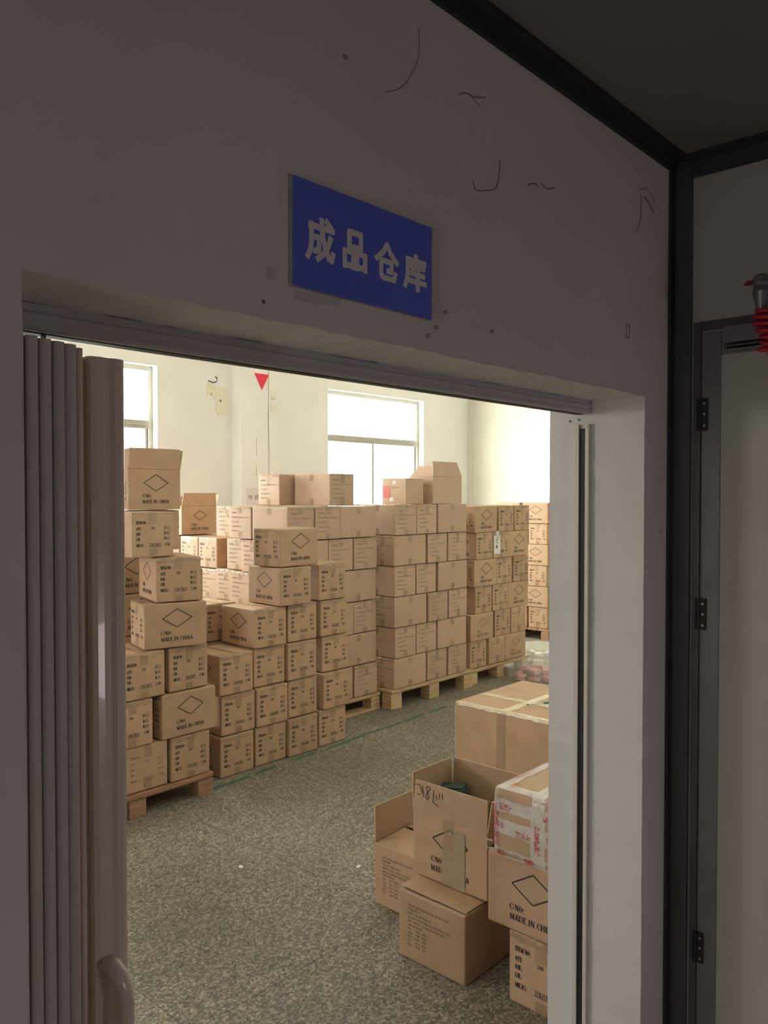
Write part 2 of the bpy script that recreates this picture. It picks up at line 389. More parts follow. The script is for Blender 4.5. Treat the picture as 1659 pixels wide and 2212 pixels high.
# ---- hanzi as stroke lists in a unit box
HZ = {
 'cheng': [[(.10, .78), (.96, .78)], [(.17, .84), (.17, .40), (.13, .20), (.02, .02)], [(.17, .53), (.45, .53), (.43, .22), (.28, .20)],
           [(.54, .98), (.57, .62), (.66, .34), (.80, .10), (.90, .06), (.95, .24)], [(.87, .60), (.74, .32), (.58, .15), (.38, .02)], [(.70, .98), (.86, .86)]],
 'pin': [[(.25, .57), (.25, .95), (.76, .95), (.76, .57), (.25, .57)], [(.06, .0), (.06, .42), (.42, .42), (.42, .0)], [(.06, .06), (.42, .06)],
         [(.58, .0), (.58, .42), (.94, .42), (.94, .0)], [(.58, .06), (.94, .06)]],
 'cang': [[(.50, .98), (.34, .76), (.03, .52)], [(.50, .98), (.66, .76), (.97, .52)], [(.25, .50), (.72, .50), (.70, .24), (.54, .24)], [(.25, .50), (.25, .10), (.34, .03), (.84, .03), (.90, .22)]],
 'ku': [[(.52, 1.0), (.56, .88)], [(.12, .84), (.97, .84)], [(.16, .84), (.15, .40), (.10, .20), (.02, .02)], [(.26, .67), (.92, .67)], [(.50, .78), (.42, .58), (.30, .44)], [(.30, .44), (.90, .44)],
        [(.22, .22), (.98, .22)], [(.62, .56), (.62, -.02)]],
 'wai': [[(.28, .98), (.05, .5)], [(.2, .75), (.5, .75), (.35, .3), (.08, .02)], [(.18, .5), (.35, .4)], [(.68, .98), (.68, 0)], [(.7, .6), (.95, .45)]],
 'mao': [[(.3, .95), (.1, .85), (.12, .68), (.4, .7)], [(.5, .93), (.9, .93), (.85, .68), (.7, .66)], [(.68, .9), (.5, .66)], [(.2, .15), (.2, .55), (.8, .55), (.8, .15)], [(.5, .45), (.45, .2), (.1, 0)], [(.55, .15), (.9, 0)]],
 'chan': [[(.5, 1), (.54, .88)], [(.1, .83), (.9, .83)], [(.3, .75), (.36, .6)], [(.7, .76), (.6, .6)], [(.15, .55), (.95, .55)], [(.18, .55), (.16, .25), (.03, 0)]],
}
for k, c in enumerate(('wai', 'mao', 'chan')):
    b = MB()
    for s in HZ[c]: stroke_box(b, [(-.11 + k * .085 + x * .055, -.03 + z * .055) for x, z in s], .006, INK_P, -.0032, -.002)
    b.build('character', r)

# ------------------------------------------------------------------ glyphs for carton print (bold roman, unit height)
def serif(x, y, w=.34): return [([(x - w / 2, y), (x + w / 2, y)], .07)]
T, Tn = .25, .11
def stem(x, t=T): return [([(x, 0), (x, 1)], t)] + serif(x, .035) + serif(x, .965)
GL = {
 'I': (.42, stem(.2)),
 'T': (.74, [([(.35, 0), (.35, 1)], T), ([(.03, .96), (.67, .96)], Tn), ([(.04, 1), (.04, .78)], Tn), ([(.66, 1), (.66, .78)], Tn)] + serif(.35, .035)),
 'E': (.70, stem(.16) + [([(.1, .96), (.60, .96)], Tn), ([(.1, .04), (.62, .04)], Tn), ([(.2, .52), (.46, .52)], Tn), ([(.60, 1), (.60, .78)], Tn), ([(.62, 0), (.62, .24)], Tn), ([(.46, .4), (.46, .64)], .06)]),
 'M': (1.0, [([(.14, 0), (.14, 1)], Tn), ([(.16, .98), (.46, .08)], T), ([(.46, .08), (.76, .98)], Tn), ([(.80, 0), (.80, 1)], T)] + serif(.14, .035, .24) + serif(.80, .035)),
 'N': (.84, [([(.14, 0), (.14, 1)], Tn), ([(.14, .95), (.68, .05)], T), ([(.70, 0), (.70, 1)], Tn)] + serif(.14, .035, .24) + serif(.70, .965, .24) + serif(.12, .965, .24)),
 'O': (.80, [([(.14, .3), (.14, .7)], T), ([(.62, .3), (.62, .7)], T), ([(.14, .7), (.26, .93), (.38, .97), (.50, .93), (.62, .7)], .09), ([(.14, .3), (.26, .07), (.38, .03), (.50, .07), (.62, .3)], .09)]),
 'C': (.74, [([(.14, .3), (.14, .7)], T), ([(.14, .7), (.26, .93), (.42, .97), (.58, .86), (.62, .68)], .09), ([(.14, .3), (.26, .07), (.42, .03), (.56, .08), (.64, .24)], .09), ([(.63, 1), (.63, .68)], .06)]),
 'G': (.80, [([(.14, .3), (.14, .7)], T), ([(.14, .7), (.26, .93), (.42, .97), (.58, .86), (.62, .70)], .09), ([(.14, .3), (.26, .07), (.42, .03), (.6, .1)], .09), ([(.62, .05), (.62, .44)], .17), ([(.46, .44), (.72, .44)], Tn)]),
 'D': (.80, stem(.16) + [([(.16, .96), (.40, .96), (.58, .82), (.64, .5), (.58, .18), (.40, .04), (.16, .04)], .11)]),
 'A': (.78, [([(.10, .02), (.36, 1)], Tn), ([(.36, 1), (.62, .02)], T), ([(.20, .32), (.52, .32)], Tn)] + serif(.10, .035, .24) + serif(.62, .035)),
 'H': (.88, stem(.18) + stem(.68) + [([(.18, .52), (.68, .52)], Tn)]),
 'Q': (.80, [([(.14, .3), (.14, .7)], T), ([(.62, .3), (.62, .7)], T), ([(.14, .7), (.26, .93), (.38, .97), (.50, .93), (.62, .7)], .09), ([(.14, .3), (.26, .07), (.38, .03), (.50, .07), (.62, .3)], .09), ([(.36, .12), (.66, -.15)], .12)]),
 'Y': (.78, [([(.10, .97), (.36, .48)], T), ([(.36, .48), (.62, .97)], Tn), ([(.36, 0), (.36, .5)], T)] + serif(.36, .035) + serif(.1, .965, .28) + serif(.62, .965, .24)),
 'P': (.68, stem(.16) + [([(.16, .96), (.40, .96), (.54, .84), (.54, .62), (.40, .50), (.16, .50)], .11)]),
 'S': (.62, [([(.50, .80), (.36, .96), (.18, .93), (.10, .76), (.20, .60), (.42, .44), (.50, .26), (.40, .06), (.20, .04), (.08, .22)], .12)]),
 'K': (.84, stem(.16) + [([(.20, .45), (.62, .96)], Tn), ([(.34, .58), (.68, .04)], T)] + serif(.66, .035, .26)),
 'W': (1.02, [([(.06, .97), (.28, .03)], T), ([(.28, .03), (.48, .97)], Tn), ([(.44, .97), (.68, .03)], T), ([(.68, .03), (.90, .97)], Tn)] + serif(.08, .965, .26) + serif(.90, .965, .22)),
 'X': (.80, [([(.10, .97), (.62, .03)], T), ([(.10, .03), (.62, .97)], Tn)] + serif(.1, .035, .24) + serif(.62, .965, .24)),
 '2': (.56, [([(.08, .78), (.18, .95), (.34, .95), (.42, .76), (.36, .55), (.06, .07)], .13), ([(.06, .06), (.46, .06)], .12)]),
 '3': (.56, [([(.08, .82), (.20, .96), (.36, .92), (.40, .74), (.22, .55), (.42, .36), (.38, .10), (.20, .03), (.06, .12)], .12)]),
 '5': (.56, [([(.44, .94), (.16, .94), (.12, .56), (.32, .58), (.43, .38), (.38, .12), (.22, .03), (.06, .10)], .12)]),
 '8': (.56, [([(.25, .55), (.10, .76), (.25, .96), (.40, .76), (.25, .55), (.08, .28), (.25, .04), (.42, .28), (.25, .55)], .12)]),
 '0': (.56, [([(.10, .3), (.10, .7)], .15), ([(.40, .3), (.40, .7)], .15), ([(.10, .7), (.25, .96), (.40, .7)], .09), ([(.10, .3), (.25, .04), (.40, .3)], .09)]),
 ':': (.34, [([(.14, .0), (.14, .16)], .16), ([(.14, .42), (.14, .58)], .16)]),
 '.': (.30, [([(.12, .0), (.12, .16)], .16)]),
 '/': (.40, [([(.02, -.02), (.30, 1.0)], .09)]),
 ' ': (.34, []),
}
def text_w(s): return sum(GL[c][0] for c in s)
def glyphs(s, x, y, h, sx=1.0):
    out = []
    for c in s:
        wd, st = GL[c]
        for pts, w in st: out.append(([(x + px * h * sx, y + py * h) for px, py in pts], w * h))
        x += wd * h * sx
    return out
def fit(s, x0, x1, y, h): return glyphs(s, x0, y, h, (x1 - x0) / (text_w(s) * h))

# print layouts: (polyline, width) in face metres, origin at the face's lower-left
def P_item(w, h, scale=1.0):
    o = []; H_ = .071 * h * scale
    ys = [.735, .60, .485, .37, .235]
    for t, y, x1 in (('ITEM NO:', ys[0], .34), ('QTY:', ys[1], .225), ('N.W.:', ys[2], .22), ('G.W.:', ys[3], .21), ('MEAS:', ys[4], .29)):
        o += fit(t, .10 * w, x1 * w, y * h, H_)
    for t, y in (('PCS', ys[1]), ('KGS', ys[2]), ('KGS', ys[3])): o += fit(t, .76 * w, .90 * w, y * h + .01 * h, H_)
    o += fit('200', .44 * w, .54 * w, ys[1] * h + .012 * h, H_ * .95)
    o += fit('35X25X25', .40 * w, .68 * w, ys[4] * h + .006 * h, H_ * .95)
    o += [([(.385 * w, ys[4] * h - .006 * h), (.69 * w, ys[4] * h - .006 * h)], .008 * h)]
    o += fit('CM', .78 * w, .90 * w, ys[4] * h + .006 * h, H_)
    return o
def P_dia(w, h, s=1.0):
    o = []; cx, cy, a, c = .52 * w, .66 * h, .235 * w * s, .205 * h * s
    q = [(cx - a, cy), (cx, cy + c), (cx + a, cy), (cx, cy - c), (cx - a, cy)]
    for k in range(4): o.append((q[k:k + 2], .0050))
    o += fit('C/NO:', .26 * w, .43 * w, .295 * h, .088 * h)
    o += fit('MADE IN CHINA', .26 * w, .77 * w, .155 * h, .088 * h)
    return o
def P_lines(w, h, rnd, rows, x0, y0, dy, hh, lens, cols=None):
    o = []
    for i, l in enumerate(lens):
        x = x0 * w; y = (y0 - dy * i) * h
        while x < (x0 + l) * w:
            k = rnd.random(); s = hh * h
            if k < .35: o.append(([(x, y), (x, y + s)], s * .28))
            elif k < .6: o.append(([(x, y + s * .1), (x + s * .45, y + s * .1)], s * .25)); o.append(([(x, y), (x, y + s * .8)], s * .22))
            elif k < .8: o.append(([(x, y + s), (x + s * .4, y)], s * .25))
            else: o.append(([(x, y + s * .5), (x + s * .45, y + s * .55)], s * .3)); o.append(([(x + s * .4, y), (x + s * .4, y + s)], s * .22))
            x += s * .62 if rnd.random() > .12 else s * 1.0
    return o

# ------------------------------------------------------------------ carton surface
class Surf:
    """rounded, slightly bulged carton; origin at the bottom centre"""
    def __init__(s, dx, dy, dz, seed, r=.006, bulge=.003, dent=.002):
        s.h = (dx / 2, dy / 2, dz / 2); s.r = r; s.b = bulge; s.rnd = random.Random(seed)
        s.ph = [[s.rnd.uniform(0, 6.28) for _ in range(4)] for _ in range(6)]; s.bl = [s.rnd.uniform(.2, 1.0) * bulge for _ in range(6)]; s.d = dent
        s.bl[4] = 0; s.bl[5] = 0
    # faces: 0 -Y, 1 +X, 2 +Y, 3 -X, 4 top, 5 bottom ; (a,b) = metres from the face centre, a to the viewer's right, b up
    def size(s, f):
        hx, hy, hz = s.h
        return {0: (2 * hx, 2 * hz), 2: (2 * hx, 2 * hz), 1: (2 * hy, 2 * hz), 3: (2 * hy, 2 * hz), 4: (2 * hx, 2 * hy), 5: (2 * hx, 2 * hy)}[f]
    def frame(s, f):
        hx, hy, hz = s.h; V = Vector
        return {0: (V((0, -hy, 0)), V((1, 0, 0)), V((0, 0, 1))), 1: (V((hx, 0, 0)), V((0, 1, 0)), V((0, 0, 1))), 2: (V((0, hy, 0)), V((-1, 0, 0)), V((0, 0, 1))),
                3: (V((-hx, 0, 0)), V((0, -1, 0)), V((0, 0, 1))), 4: (V((0, 0, hz)), V((1, 0, 0)), V((0, 1, 0))), 5: (V((0, 0, -hz)), V((1, 0, 0)), V((0, -1, 0)))}[f]
    def pt(s, f, a, b, off=0.0):
        c, u, v = s.frame(f); n = u.cross(v); q = c + u * a + v * b
        inner = Vector([max(-(h - s.r), min(h - s.r, k)) for k, h in zip(q, s.h)])
        d = q - inner
        if d.length < 1e-9: d = n.copy()
        d.normalize(); p = inner + d * (s.r + off)
        W, Hh = s.size(f); x = max(-1, min(1, 2 * a / W)); y = max(-1, min(1, 2 * b / Hh))
        k = (1 - x ** 4) * (1 - y ** 4); ph = s.ph[f]
        if f > 3: k = 0
        disp = s.bl[f] * (1 - x * x) * (1 - y * y) + k * s.d * .35 * (math.sin(3.1 * x + ph[0]) * math.sin(2.7 * y + ph[1]) + .5 * math.sin(7 * x + ph[2]) * math.sin(6 * y + ph[3]))
        p = p + n * disp
        p.z += s.h[2]
        return p
    def body(s, mat, faces=range(6), N=10):
        m = MB(); k = m.m(mat)
        def ticks(L):
            i = [(-1 + 2 * t / N) * (L / 2 - 1.6 * s.r) for t in range(N + 1)]
            e = L / 2
            return [-e, -e + .3 * s.r, -e + .75 * s.r] + i + [e - .75 * s.r, e - .3 * s.r, e]
        for f in faces:
            W, Hh = s.size(f); A = ticks(W); B = ticks(Hh); o = len(m.v)
            for bb in B:
                for a in A: m.v.append(tuple(s.pt(f, a, bb)))
            n = len(A)
            for j in range(len(B) - 1):
                for i in range(n - 1):
                    m.f.append((o + j * n + i, o + j * n + i + 1, o + (j + 1) * n + i + 1, o + (j + 1) * n + i)); m.mi.append(k)
        return m
    def printed(s, m, f, strokes, mat, off=.0006, maxl=.03):
        W, Hh = s.size(f)
        for pts, w in strokes:
            for (x0, y0), (x1, y1) in zip(pts[:-1], pts[1:]):
                l = math.hypot(x1 - x0, y1 - y0)
                if l < 1e-6: continue
                nx, ny = -(y1 - y0) / l * w / 2, (x1 - x0) / l * w / 2; n = max(1, int(l / maxl + .999))
                for i in range(n):
                    t0, t1 = i / n, (i + 1) / n
                    P = [(x0 + (x1 - x0) * t0 + nx, y0 + (y1 - y0) * t0 + ny), (x0 + (x1 - x0) * t0 - nx, y0 + (y1 - y0) * t0 - ny),
                         (x0 + (x1 - x0) * t1 - nx, y0 + (y1 - y0) * t1 - ny), (x0 + (x1 - x0) * t1 + nx, y0 + (y1 - y0) * t1 + ny)]
                    m.poly([s.pt(f, x - W / 2, y - Hh / 2, off) for x, y in P], mat)
    def strip(s, m, f, a0, a1, b0, b1, mat, off=.0011, rag=.0, n=None):
        """a piece of tape on face f, lower-left coordinates"""
        W, Hh = s.size(f); na = max(1, int(abs(a1 - a0) / .02)); nb = max(1, int(abs(b1 - b0) / .02)); o = len(m.v); k = m.m(mat)
        for j in range(nb + 1):
            for i in range(na + 1):
                a = a0 + (a1 - a0) * i / na; b_ = b0 + (b1 - b0) * j / nb
                if rag:
                    if j in (0, nb) and 0 < i < na: b_ += s.rnd.uniform(-rag, rag)
                    if i in (0, na) and 0 < j < nb: a += s.rnd.uniform(-rag, rag)
                wr = s.rnd.uniform(0, .0010)
                m.v.append(tuple(s.pt(f, max(-W / 2, min(W / 2, a - W / 2)), max(-Hh / 2, min(Hh / 2, b_ - Hh / 2)), off + wr)))
        for j in range(nb):
            for i in range(na):
                q = o + j * (na + 1) + i
                m.f.append((q, q + 1, q + na + 2, q + na + 1)); m.mi.append(k)
    def wrap(s, m, a, wd, ends, mat, drop, rag=.0):
        """tape along the top seam (along X at y=a) turning down both ends"""
        W, D = s.size(4); y0 = D / 2 + a - wd / 2
        s.strip(m, 4, 0, W, y0, y0 + wd, mat, rag=rag)
        Hh = 2 * s.h[2]
        for f in ends:
            W3, _ = s.size(f); c = W3 / 2 + (a if f == 1 else -a)
            s.strip(m, f, c - wd / 2, c + wd / 2, Hh - drop, Hh, mat, rag=rag)

def tape_common(s, lst, corner=True, mat=TAPE, lo=True):
    Hh = 2 * s.h[2]; wd = .046
    m = MB(); lst.append(m); s.wrap(m, s.rnd.uniform(-.006, .006), wd, (1, 3), mat, s.rnd.uniform(.045, .09))
    if lo:
        for f in (1, 3):
            m = MB(); lst.append(m); W3, _ = s.size(f); s.strip(m, f, W3 / 2 - wd / 2, W3 / 2 + wd / 2, 0, s.rnd.uniform(.04, .07), mat)
    if corner:
        W, D = s.size(4)
        for f in (1, 3):
            m = MB(); lst.append(m); W3, _ = s.size(f); dr = s.rnd.uniform(.012, .03)
            s.strip(m, f, .002, W3 - .002, Hh - dr, Hh, mat, rag=.006)
            if f == 3: s.strip(m, 4, 0, .028, 0, D, mat, rag=.004)
            else: s.strip(m, 4, W - .028, W, 0, D, mat, rag=.004)

PROTO = {}
def add_parts(s, bodymb, tapemb, name='cardboard_carton'):
    r = empty(name)
    o = bodymb.build('carton_body', r)
    me = o.data
    me.polygons.foreach_set('use_smooth', [True] * len(me.polygons))
    for tm in tapemb:
        t = tm.build('packing_tape', r, merge=.0022); t.data.polygons.foreach_set('use_smooth', [True] * len(t.data.polygons))
        t['label'] = 'glossy parcel tape'
    return r
def proto_K(seed, small=False):
    s = Surf(.355, .255, .246, seed, r=.007, bulge=.003, dent=.003); m = s.body(KRAFT)
    ds = .78 if small else 1.0; ink = INK_B if small else INK
    for f in (0, 2): s.printed(m, f, P_dia(.355, .247, ds), ink)
    for f in (1, 3): s.printed(m, f, P_item(.255, .247, .72 if small else 1.0), ink)
    t = []; tape_common(s, t, not small)
    # seam flap line on the long faces' tape tab
    return add_parts(s, m, t)
def proto_H(seed):
    s = Surf(.402, .258, .244, seed, r=.006, bulge=.002, dent=.002); m = s.body(KRAFT_H); rn = random.Random(seed)
    for f in (1, 3):
        s.printed(m, f, P_lines(.262, .245, rn, 5, .10, .80, .145, .035, [.22]), INK_P)
        for k, l in enumerate((.24, .74, .30, .42, .34)):
            s.printed(m, f, P_lines(.262, .245, rn, 1, .12, .78 - .14 * k, 0, .042, [l]), INK_P)
    t = []; tape_common(s, t, True)
    Hh = .245
    for f in (0, 2):
        t.append(MB()); s.strip(t[-1], f, .175, .222, Hh - .055, Hh, TAPE); t.append(MB()); s.strip(t[-1], f, .175, .222, 0, .055, TAPE)
    return add_parts(s, m, t)
PROTO['K'] = [proto_K(10 + i) for i in range(6)]
PROTO['k'] = [proto_K(30 + i, True) for i in range(2)]
PROTO['H'] = [proto_H(50 + i) for i in range(5)]
used = set(); RN = random.Random(77)
DIM = {'K': (.355, .255, .246), 'k': (.355, .255, .246), 'H': (.402, .258, .244)}
def place(kind, face, x0, yf, z, label, group, rot=0.0, jit=1.0, corner=False):
    """x0 = left edge of the face towards -Y, yf = its plane; face 'end' or 'long'"""
    dx, dy, dz = DIM[kind]
    wd, dp = (dy, dx) if face == 'end' else (dx, dy)
    pr = PROTO[kind]; i = RN.randrange(len(pr)); p = pr[i]; key = (kind, i)
    o = p if key not in used else copy_tree(p)
    used.add(key)
    th = R(rot + RN.uniform(-.5, .5) * jit)
    c = Matrix.Rotation(th, 3, 'Z') @ Vector((wd / 2, dp / 2, 0))
    base = Vector((x0 + RN.uniform(-.003, .003) * jit, yf + RN.uniform(-.012, .006) * jit, z))
    o.location = base + c; o.rotation_euler = (0, 0, th + (math.pi / 2 if face == 'end' else 0) + 0.0)
    tag(o, label, 'box', group)
    return o
LAY = ['bottom layer', 'second layer up', 'third layer up', 'fourth layer up', 'fifth layer up', 'sixth layer up', 'top layer']
DESC = {('K', 'end'): 'carton with bold item list', ('K', 'long'): 'carton with printed diamond', ('k', 'end'): 'carton with small faded item list', ('k', 'long'): 'carton with small faded diamond',
        ('H', 'end'): 'carton with small text lines', ('H', 'long'): 'plain sided carton'}
def lab(kind, face, layer, pos, stack): return '%s, %s, %s, %s' % (DESC[(kind, face)], LAY[layer], pos, stack)

# ---- A: left pallet
def pallet(name, x0, x1, y0, y1, top, mat, label, bottom=False, blocks=None, deck=.022, bw=.10):
    r = empty('wooden_pallet', ((x0 + x1) / 2, (y0 + y1) / 2, 0)); tag(r, label, 'pallet', 'wooden pallets under the carton stacks')
    ox, oy, _ = r.location
    d = MB(); rd = random.Random(int(x0 * 100)); y = y0; n = max(4, int((y1 - y0) / .13)); st = (y1 - y0) / n
    for k in range(n):
        g = .012 if k else .0
        for (a, c) in ((x0, x1),): d.box((a - ox, y0 + st * k + g - oy, top - deck + rd.uniform(0, .002) - .002), (c - ox, y0 + st * (k + 1) - oy, top - .001), mat)
    d.box((x0 - ox + .002, y0 + .01 - oy, top - deck - .012), (x1 - ox - .002, y0 + .1 - oy, top - deck - .002), mat)
    d.build('deck', r, bevel=.002)
    zb = .018 if bottom else 0.0
    bl = blocks or [x0, (x0 + x1) / 2 - bw / 2, x1 - bw]
    for bx_ in bl:
        for by in (y0 + .005, (y0 + y1) / 2 - .05, y1 - .105):
            k = MB(); k.box((bx_ - ox, by - oy, zb), (bx_ + bw - ox, by + .10 - oy, top - deck - (.012 if by < y0 + .05 else .002)), mat); k.build('block', r, bevel=.003)
    if bottom:
        for by in (y0 + .0, (y0 + y1) / 2 - .05, y1 - .10):
            k = MB(); k.box((x0 - ox, by - oy, 0), (x1 - ox, by + .10 - oy, .018), mat); k.build('skid_board', r, bevel=.002)
    return r
pallet('a', 1.80, 2.775, 3.87, 4.75, .125, WOOD_R, 'low reddish wooden pallet under the left carton stack', blocks=[1.80, 2.24, 2.675])
S = 'left pallet stack'; G = 'cartons stacked on the left pallet'; zA = lambda i: .128 + .2515 * i
for (i, k, f, x, y, pos) in [(0, 'K', 'end', 1.955, 3.885, 'half behind door'), (0, 'k', 'end', 2.225, 3.885, 'middle front'), (0, 'K', 'end', 2.50, 3.885, 'right front'),
        (1, 'K', 'end', 2.125, 3.885, 'beside folding door'), (1, 'K', 'long', 2.435, 3.88, 'right front'),
        (2, 'K', 'end', 1.93, 3.885, 'half behind door'), (2, 'K', 'end', 2.205, 3.885, 'left front'), (2, 'K', 'end', 2.49, 3.885, 'right front')]:
    place(k, f, x, y, zA(i), lab(k, f, i, pos, S), G)
place('K', 'long', 2.352, 3.905, zA(3), lab('K', 'long', 3, 'turned slightly', S), G, rot=-14)
place('K', 'end', 2.432, 3.925, zA(4), lab('K', 'end', 4, 'turned slightly', S), G, rot=-16)
place('K', 'end', 2.30, 3.93, zA(5), lab('K', 'end', 5, 'under open carton', S), G, rot=-2)
# rear row carrying the open carton
for i, f, x in [(0, 'long', 2.38), (1, 'long', 2.40), (2, 'long', 2.38), (3, 'long', 2.44)]:
    place('K', f, x, 4.395, zA(i), lab('K', f, i, 'second row', S), G)
G2_ = 'cartons in the gap behind the two front stacks'
for i in range(4):
    place('K', 'end', 2.84, 4.42, .001 + .2515 * i, lab('K', 'end', i, 'in shadow', 'gap behind left stack'), G2_)
    place('K', 'end', 3.12, 4.44, .001 + .2515 * i, lab('K', 'end', i, 'in shadow', 'gap behind floor stack'), G2_)
place('K', 'end', 2.82, 4.40, 1.007, 'dark carton with item list peeping out between left and floor stacks', G2_)
place('K', 'long', 2.42, 4.395, zA(4), lab('K', 'long', 4, 'shaded, behind the turned one', S), G)
place('K', 'long', 2.55, 4.395, zA(5), lab('K', 'long', 5, 'rear row', S), G)

# ---- B: front floor stack
S = 'front floor stack'; G = 'cartons stacked straight on the floor'; zB = lambda i: .002 + .2515 * i
rows = [[2.935, 3.215, 3.475, 3.765], [2.95, 3.218, 3.49, 3.79], [2.925, 3.21, 3.475, 3.80]]
names = ['leftmost column', 'second column', 'third column', 'rightmost column']
for i, rw in enumerate(rows):
    for k, x in enumerate(rw): place('K', 'end', x, 4.02 + (.02 if (i + k) % 2 else 0), zB(i), lab('K', 'end', i, names[k], S), G, jit=.8)
place('K', 'end', 3.195, 4.02, zB(3), lab('K', 'end', 3, 'leftmost', S), G, rot=-2)
place('K', 'end', 3.485, 4.03, zB(3), lab('K', 'end', 3, 'middle', S), G)
place('K', 'end', 3.775, 4.03, zB(3), lab('K', 'end', 3, 'right', S), G)
place('K', 'end', 3.385, 3.99, zB(4), lab('K', 'end', 4, 'left with sunlit side', S), G, rot=-3)
place('K', 'end', 3.745, 4.02, zB(4), lab('K', 'end', 4, 'right', S), G)
# ---- C block beyond it
S = 'middle pallet stack'; G = 'cartons on the middle pallet'; zC = lambda i: .140 + .2505 * i
pallet('c', 3.79, 4.79, 4.415, 5.40, .135, WOOD, 'wooden pallet with bottom skids peeping out right of the floor stack', bottom=True)
for i in range(6):
    if i % 2 == 0:                                   # long carton at the left corner? text cartons on the right
        seq = [('H', 'long', 3.815), ('H', 'end', 4.225), ('H', 'end', 4.492)]
        side = [(4.685, 'end'), (4.95, 'end')]
    else:
        seq = [('H', 'end', 3.815), ('H', 'end', 4.083), ('H', 'long', 4.348)]
        side = None
    for k, (kd, f, x) in enumerate(seq):
        place(kd, f, x, 4.42, zC(i), lab(kd, f, i, ['left', 'middle', 'right'][k] + ' front', S), G, jit=.7)
    ys = [(4.695, 'long'), (4.970, 'long'), ] if i % 2 == 0 else [(4.84, 'long'), (5.112, 'long')]
    for k, (y, f) in enumerate(ys):                  # cartons whose text ends face the left window
        place('H', f, (3.815, 3.885)[k], y, zC(i), lab('H', 'end', i, ['second', 'third'][k] + ' in from corner', 'lit side, middle stack'), G, jit=.7)
place('K', 'long', 3.385, 4.0, zB(5), 'diamond printed carton turned crosswise, topmost on the floor stack', 'cartons stacked straight on the floor', rot=4)
place('H', 'end', 4.235, 4.42, zC(6), 'text carton half lit by the window, on top of the middle stack', G, jit=.3)
place('H', 'long', 4.12, 4.87, zC(6), 'sunlit text carton behind its darker neighbour, on top of middle stack', G, jit=.3)

# ---- K: far left sunlit stack
S = 'far left sunlit stack'; G = 'cartons on the far left pallet'
pallet('k', 3.90, 4.70, 5.40, 6.20, .12, WOOD, 'hidden wooden pallet under the far left sunlit stack')
for i in range(5):
    for k, (y, kd) in enumerate([(5.40, 'K'), (5.672, 'K'), (5.944, 'K')] if i % 2 == 0 else [(5.40, 'H'), (5.672, 'K'), (5.944, 'K')]):
        place(kd, 'long', 3.915, y, .123 + .252 * i, lab(kd, 'end' if kd == 'K' else 'end', i, ['nearest', 'middle', 'farthest'][k], S), G, jit=.7)

# ---- D: centre pallet under the window
S = 'centre pallet stack'; G = 'cartons on the centre pallet'; zD = lambda i: .158 + .2485 * i
pallet('d', 4.80, 5.90, 4.30, 5.30, .155, WOOD, 'pale plywood pallet with three block feet, centre of the room', bw=.13)
for i in range(6):
    if i % 2 == 0: seq = [('H', 'long', 4.835), ('H', 'end', 5.262), ('H', 'end', 5.548)]
    else: seq = [('H', 'end', 4.842), ('H', 'end', 5.118), ('H', 'long', 5.400)]
    for k, (kd, f, x) in enumerate(seq): place(kd, f, x, 4.305, zD(i), lab(kd, f, i, ['left', 'middle', 'right'][k], S), G, jit=.8)
    place('H', 'long' if i % 2 else 'end', 4.842, 4.735 if i % 2 else 4.59, zD(i), lab('H', 'long' if i % 2 else 'end', i, 'behind left corner', S), G, jit=.5)
    if i % 2: place('H', 'long', 5.40, 4.735, zD(i), lab('H', 'long', i, 'middle of second row', S), G, jit=.4)
    else: place('H', 'end', 5.27, 4.74, zD(i), lab('H', 'end', i, 'middle of second row', S), G, jit=.4)
# ---- E: right pallet
S = 'right pallet stack'; G = 'cartons on the right pallet'; zE = lambda i: .140 + .2475 * i
pallet('e', 5.92, 6.88, 4.34, 5.30, .135, WOOD, 'pale plywood pallet with three block feet, right of the centre pallet', bw=.11)
E = [[('K', 'end', 5.925), ('k', 'end', 6.215), ('k', 'long', 6.48)], [('k', 'long', 5.925), ('K', 'end', 6.315), ('k', 'end', 6.585)],
     [('K', 'end', 6.00), ('K', 'end', 6.27), ('K', 'long', 6.535)], [('K', 'long', 5.97), ('K', 'end', 6.345), ('K', 'end', 6.62)],
     [('K', 'end', 6.005), ('K', 'end', 6.275), ('K', 'long', 6.54)], [('K', 'long', 5.985), ('K', 'end', 6.375), ('K', 'end', 6.645)]]
for i, rw in enumerate(E):
    for k, (kd, f, x) in enumerate(rw): place(kd, f, x, 4.35, zE(i), lab(kd, f, i, ['left', 'middle', 'right'][k], S), G, jit=.8)
r = empty('paper_label', (6.325, 4.338, zE(4) + .125)); tag(r, 'white paper slip taped on a carton of the right pallet stack', 'label')
b = MB(); b.box((-.052, -.001, -.085), (.052, .001, .085), PAPER); b.build('sheet', r)
b = MB(); b.box((-.02, -.0025, .05), (.03, -.001, .13), TAPE_C); b.build('packing_tape', r)
b = MB()
for pts in ([(-.02, .04), (.01, .05)], [(-.01, .02), (.012, .025)], [(-.02, -.03), (-.005, .0), (.005, -.035)], [(-.016, -.02), (.002, -.02)]):
    stroke_box(b, pts, .007, INK, -.002, -.001)
b.build('handwriting', r)
for i in range(6):
    place('K', 'long', 5.95, 4.74, zE(i), lab('K', 'long', i, 'left of second row', S), G, jit=.4)
    place('K', 'long', 6.33, 4.74, zE(i), lab('K', 'long', i, 'right of second row', S), G, jit=.4)
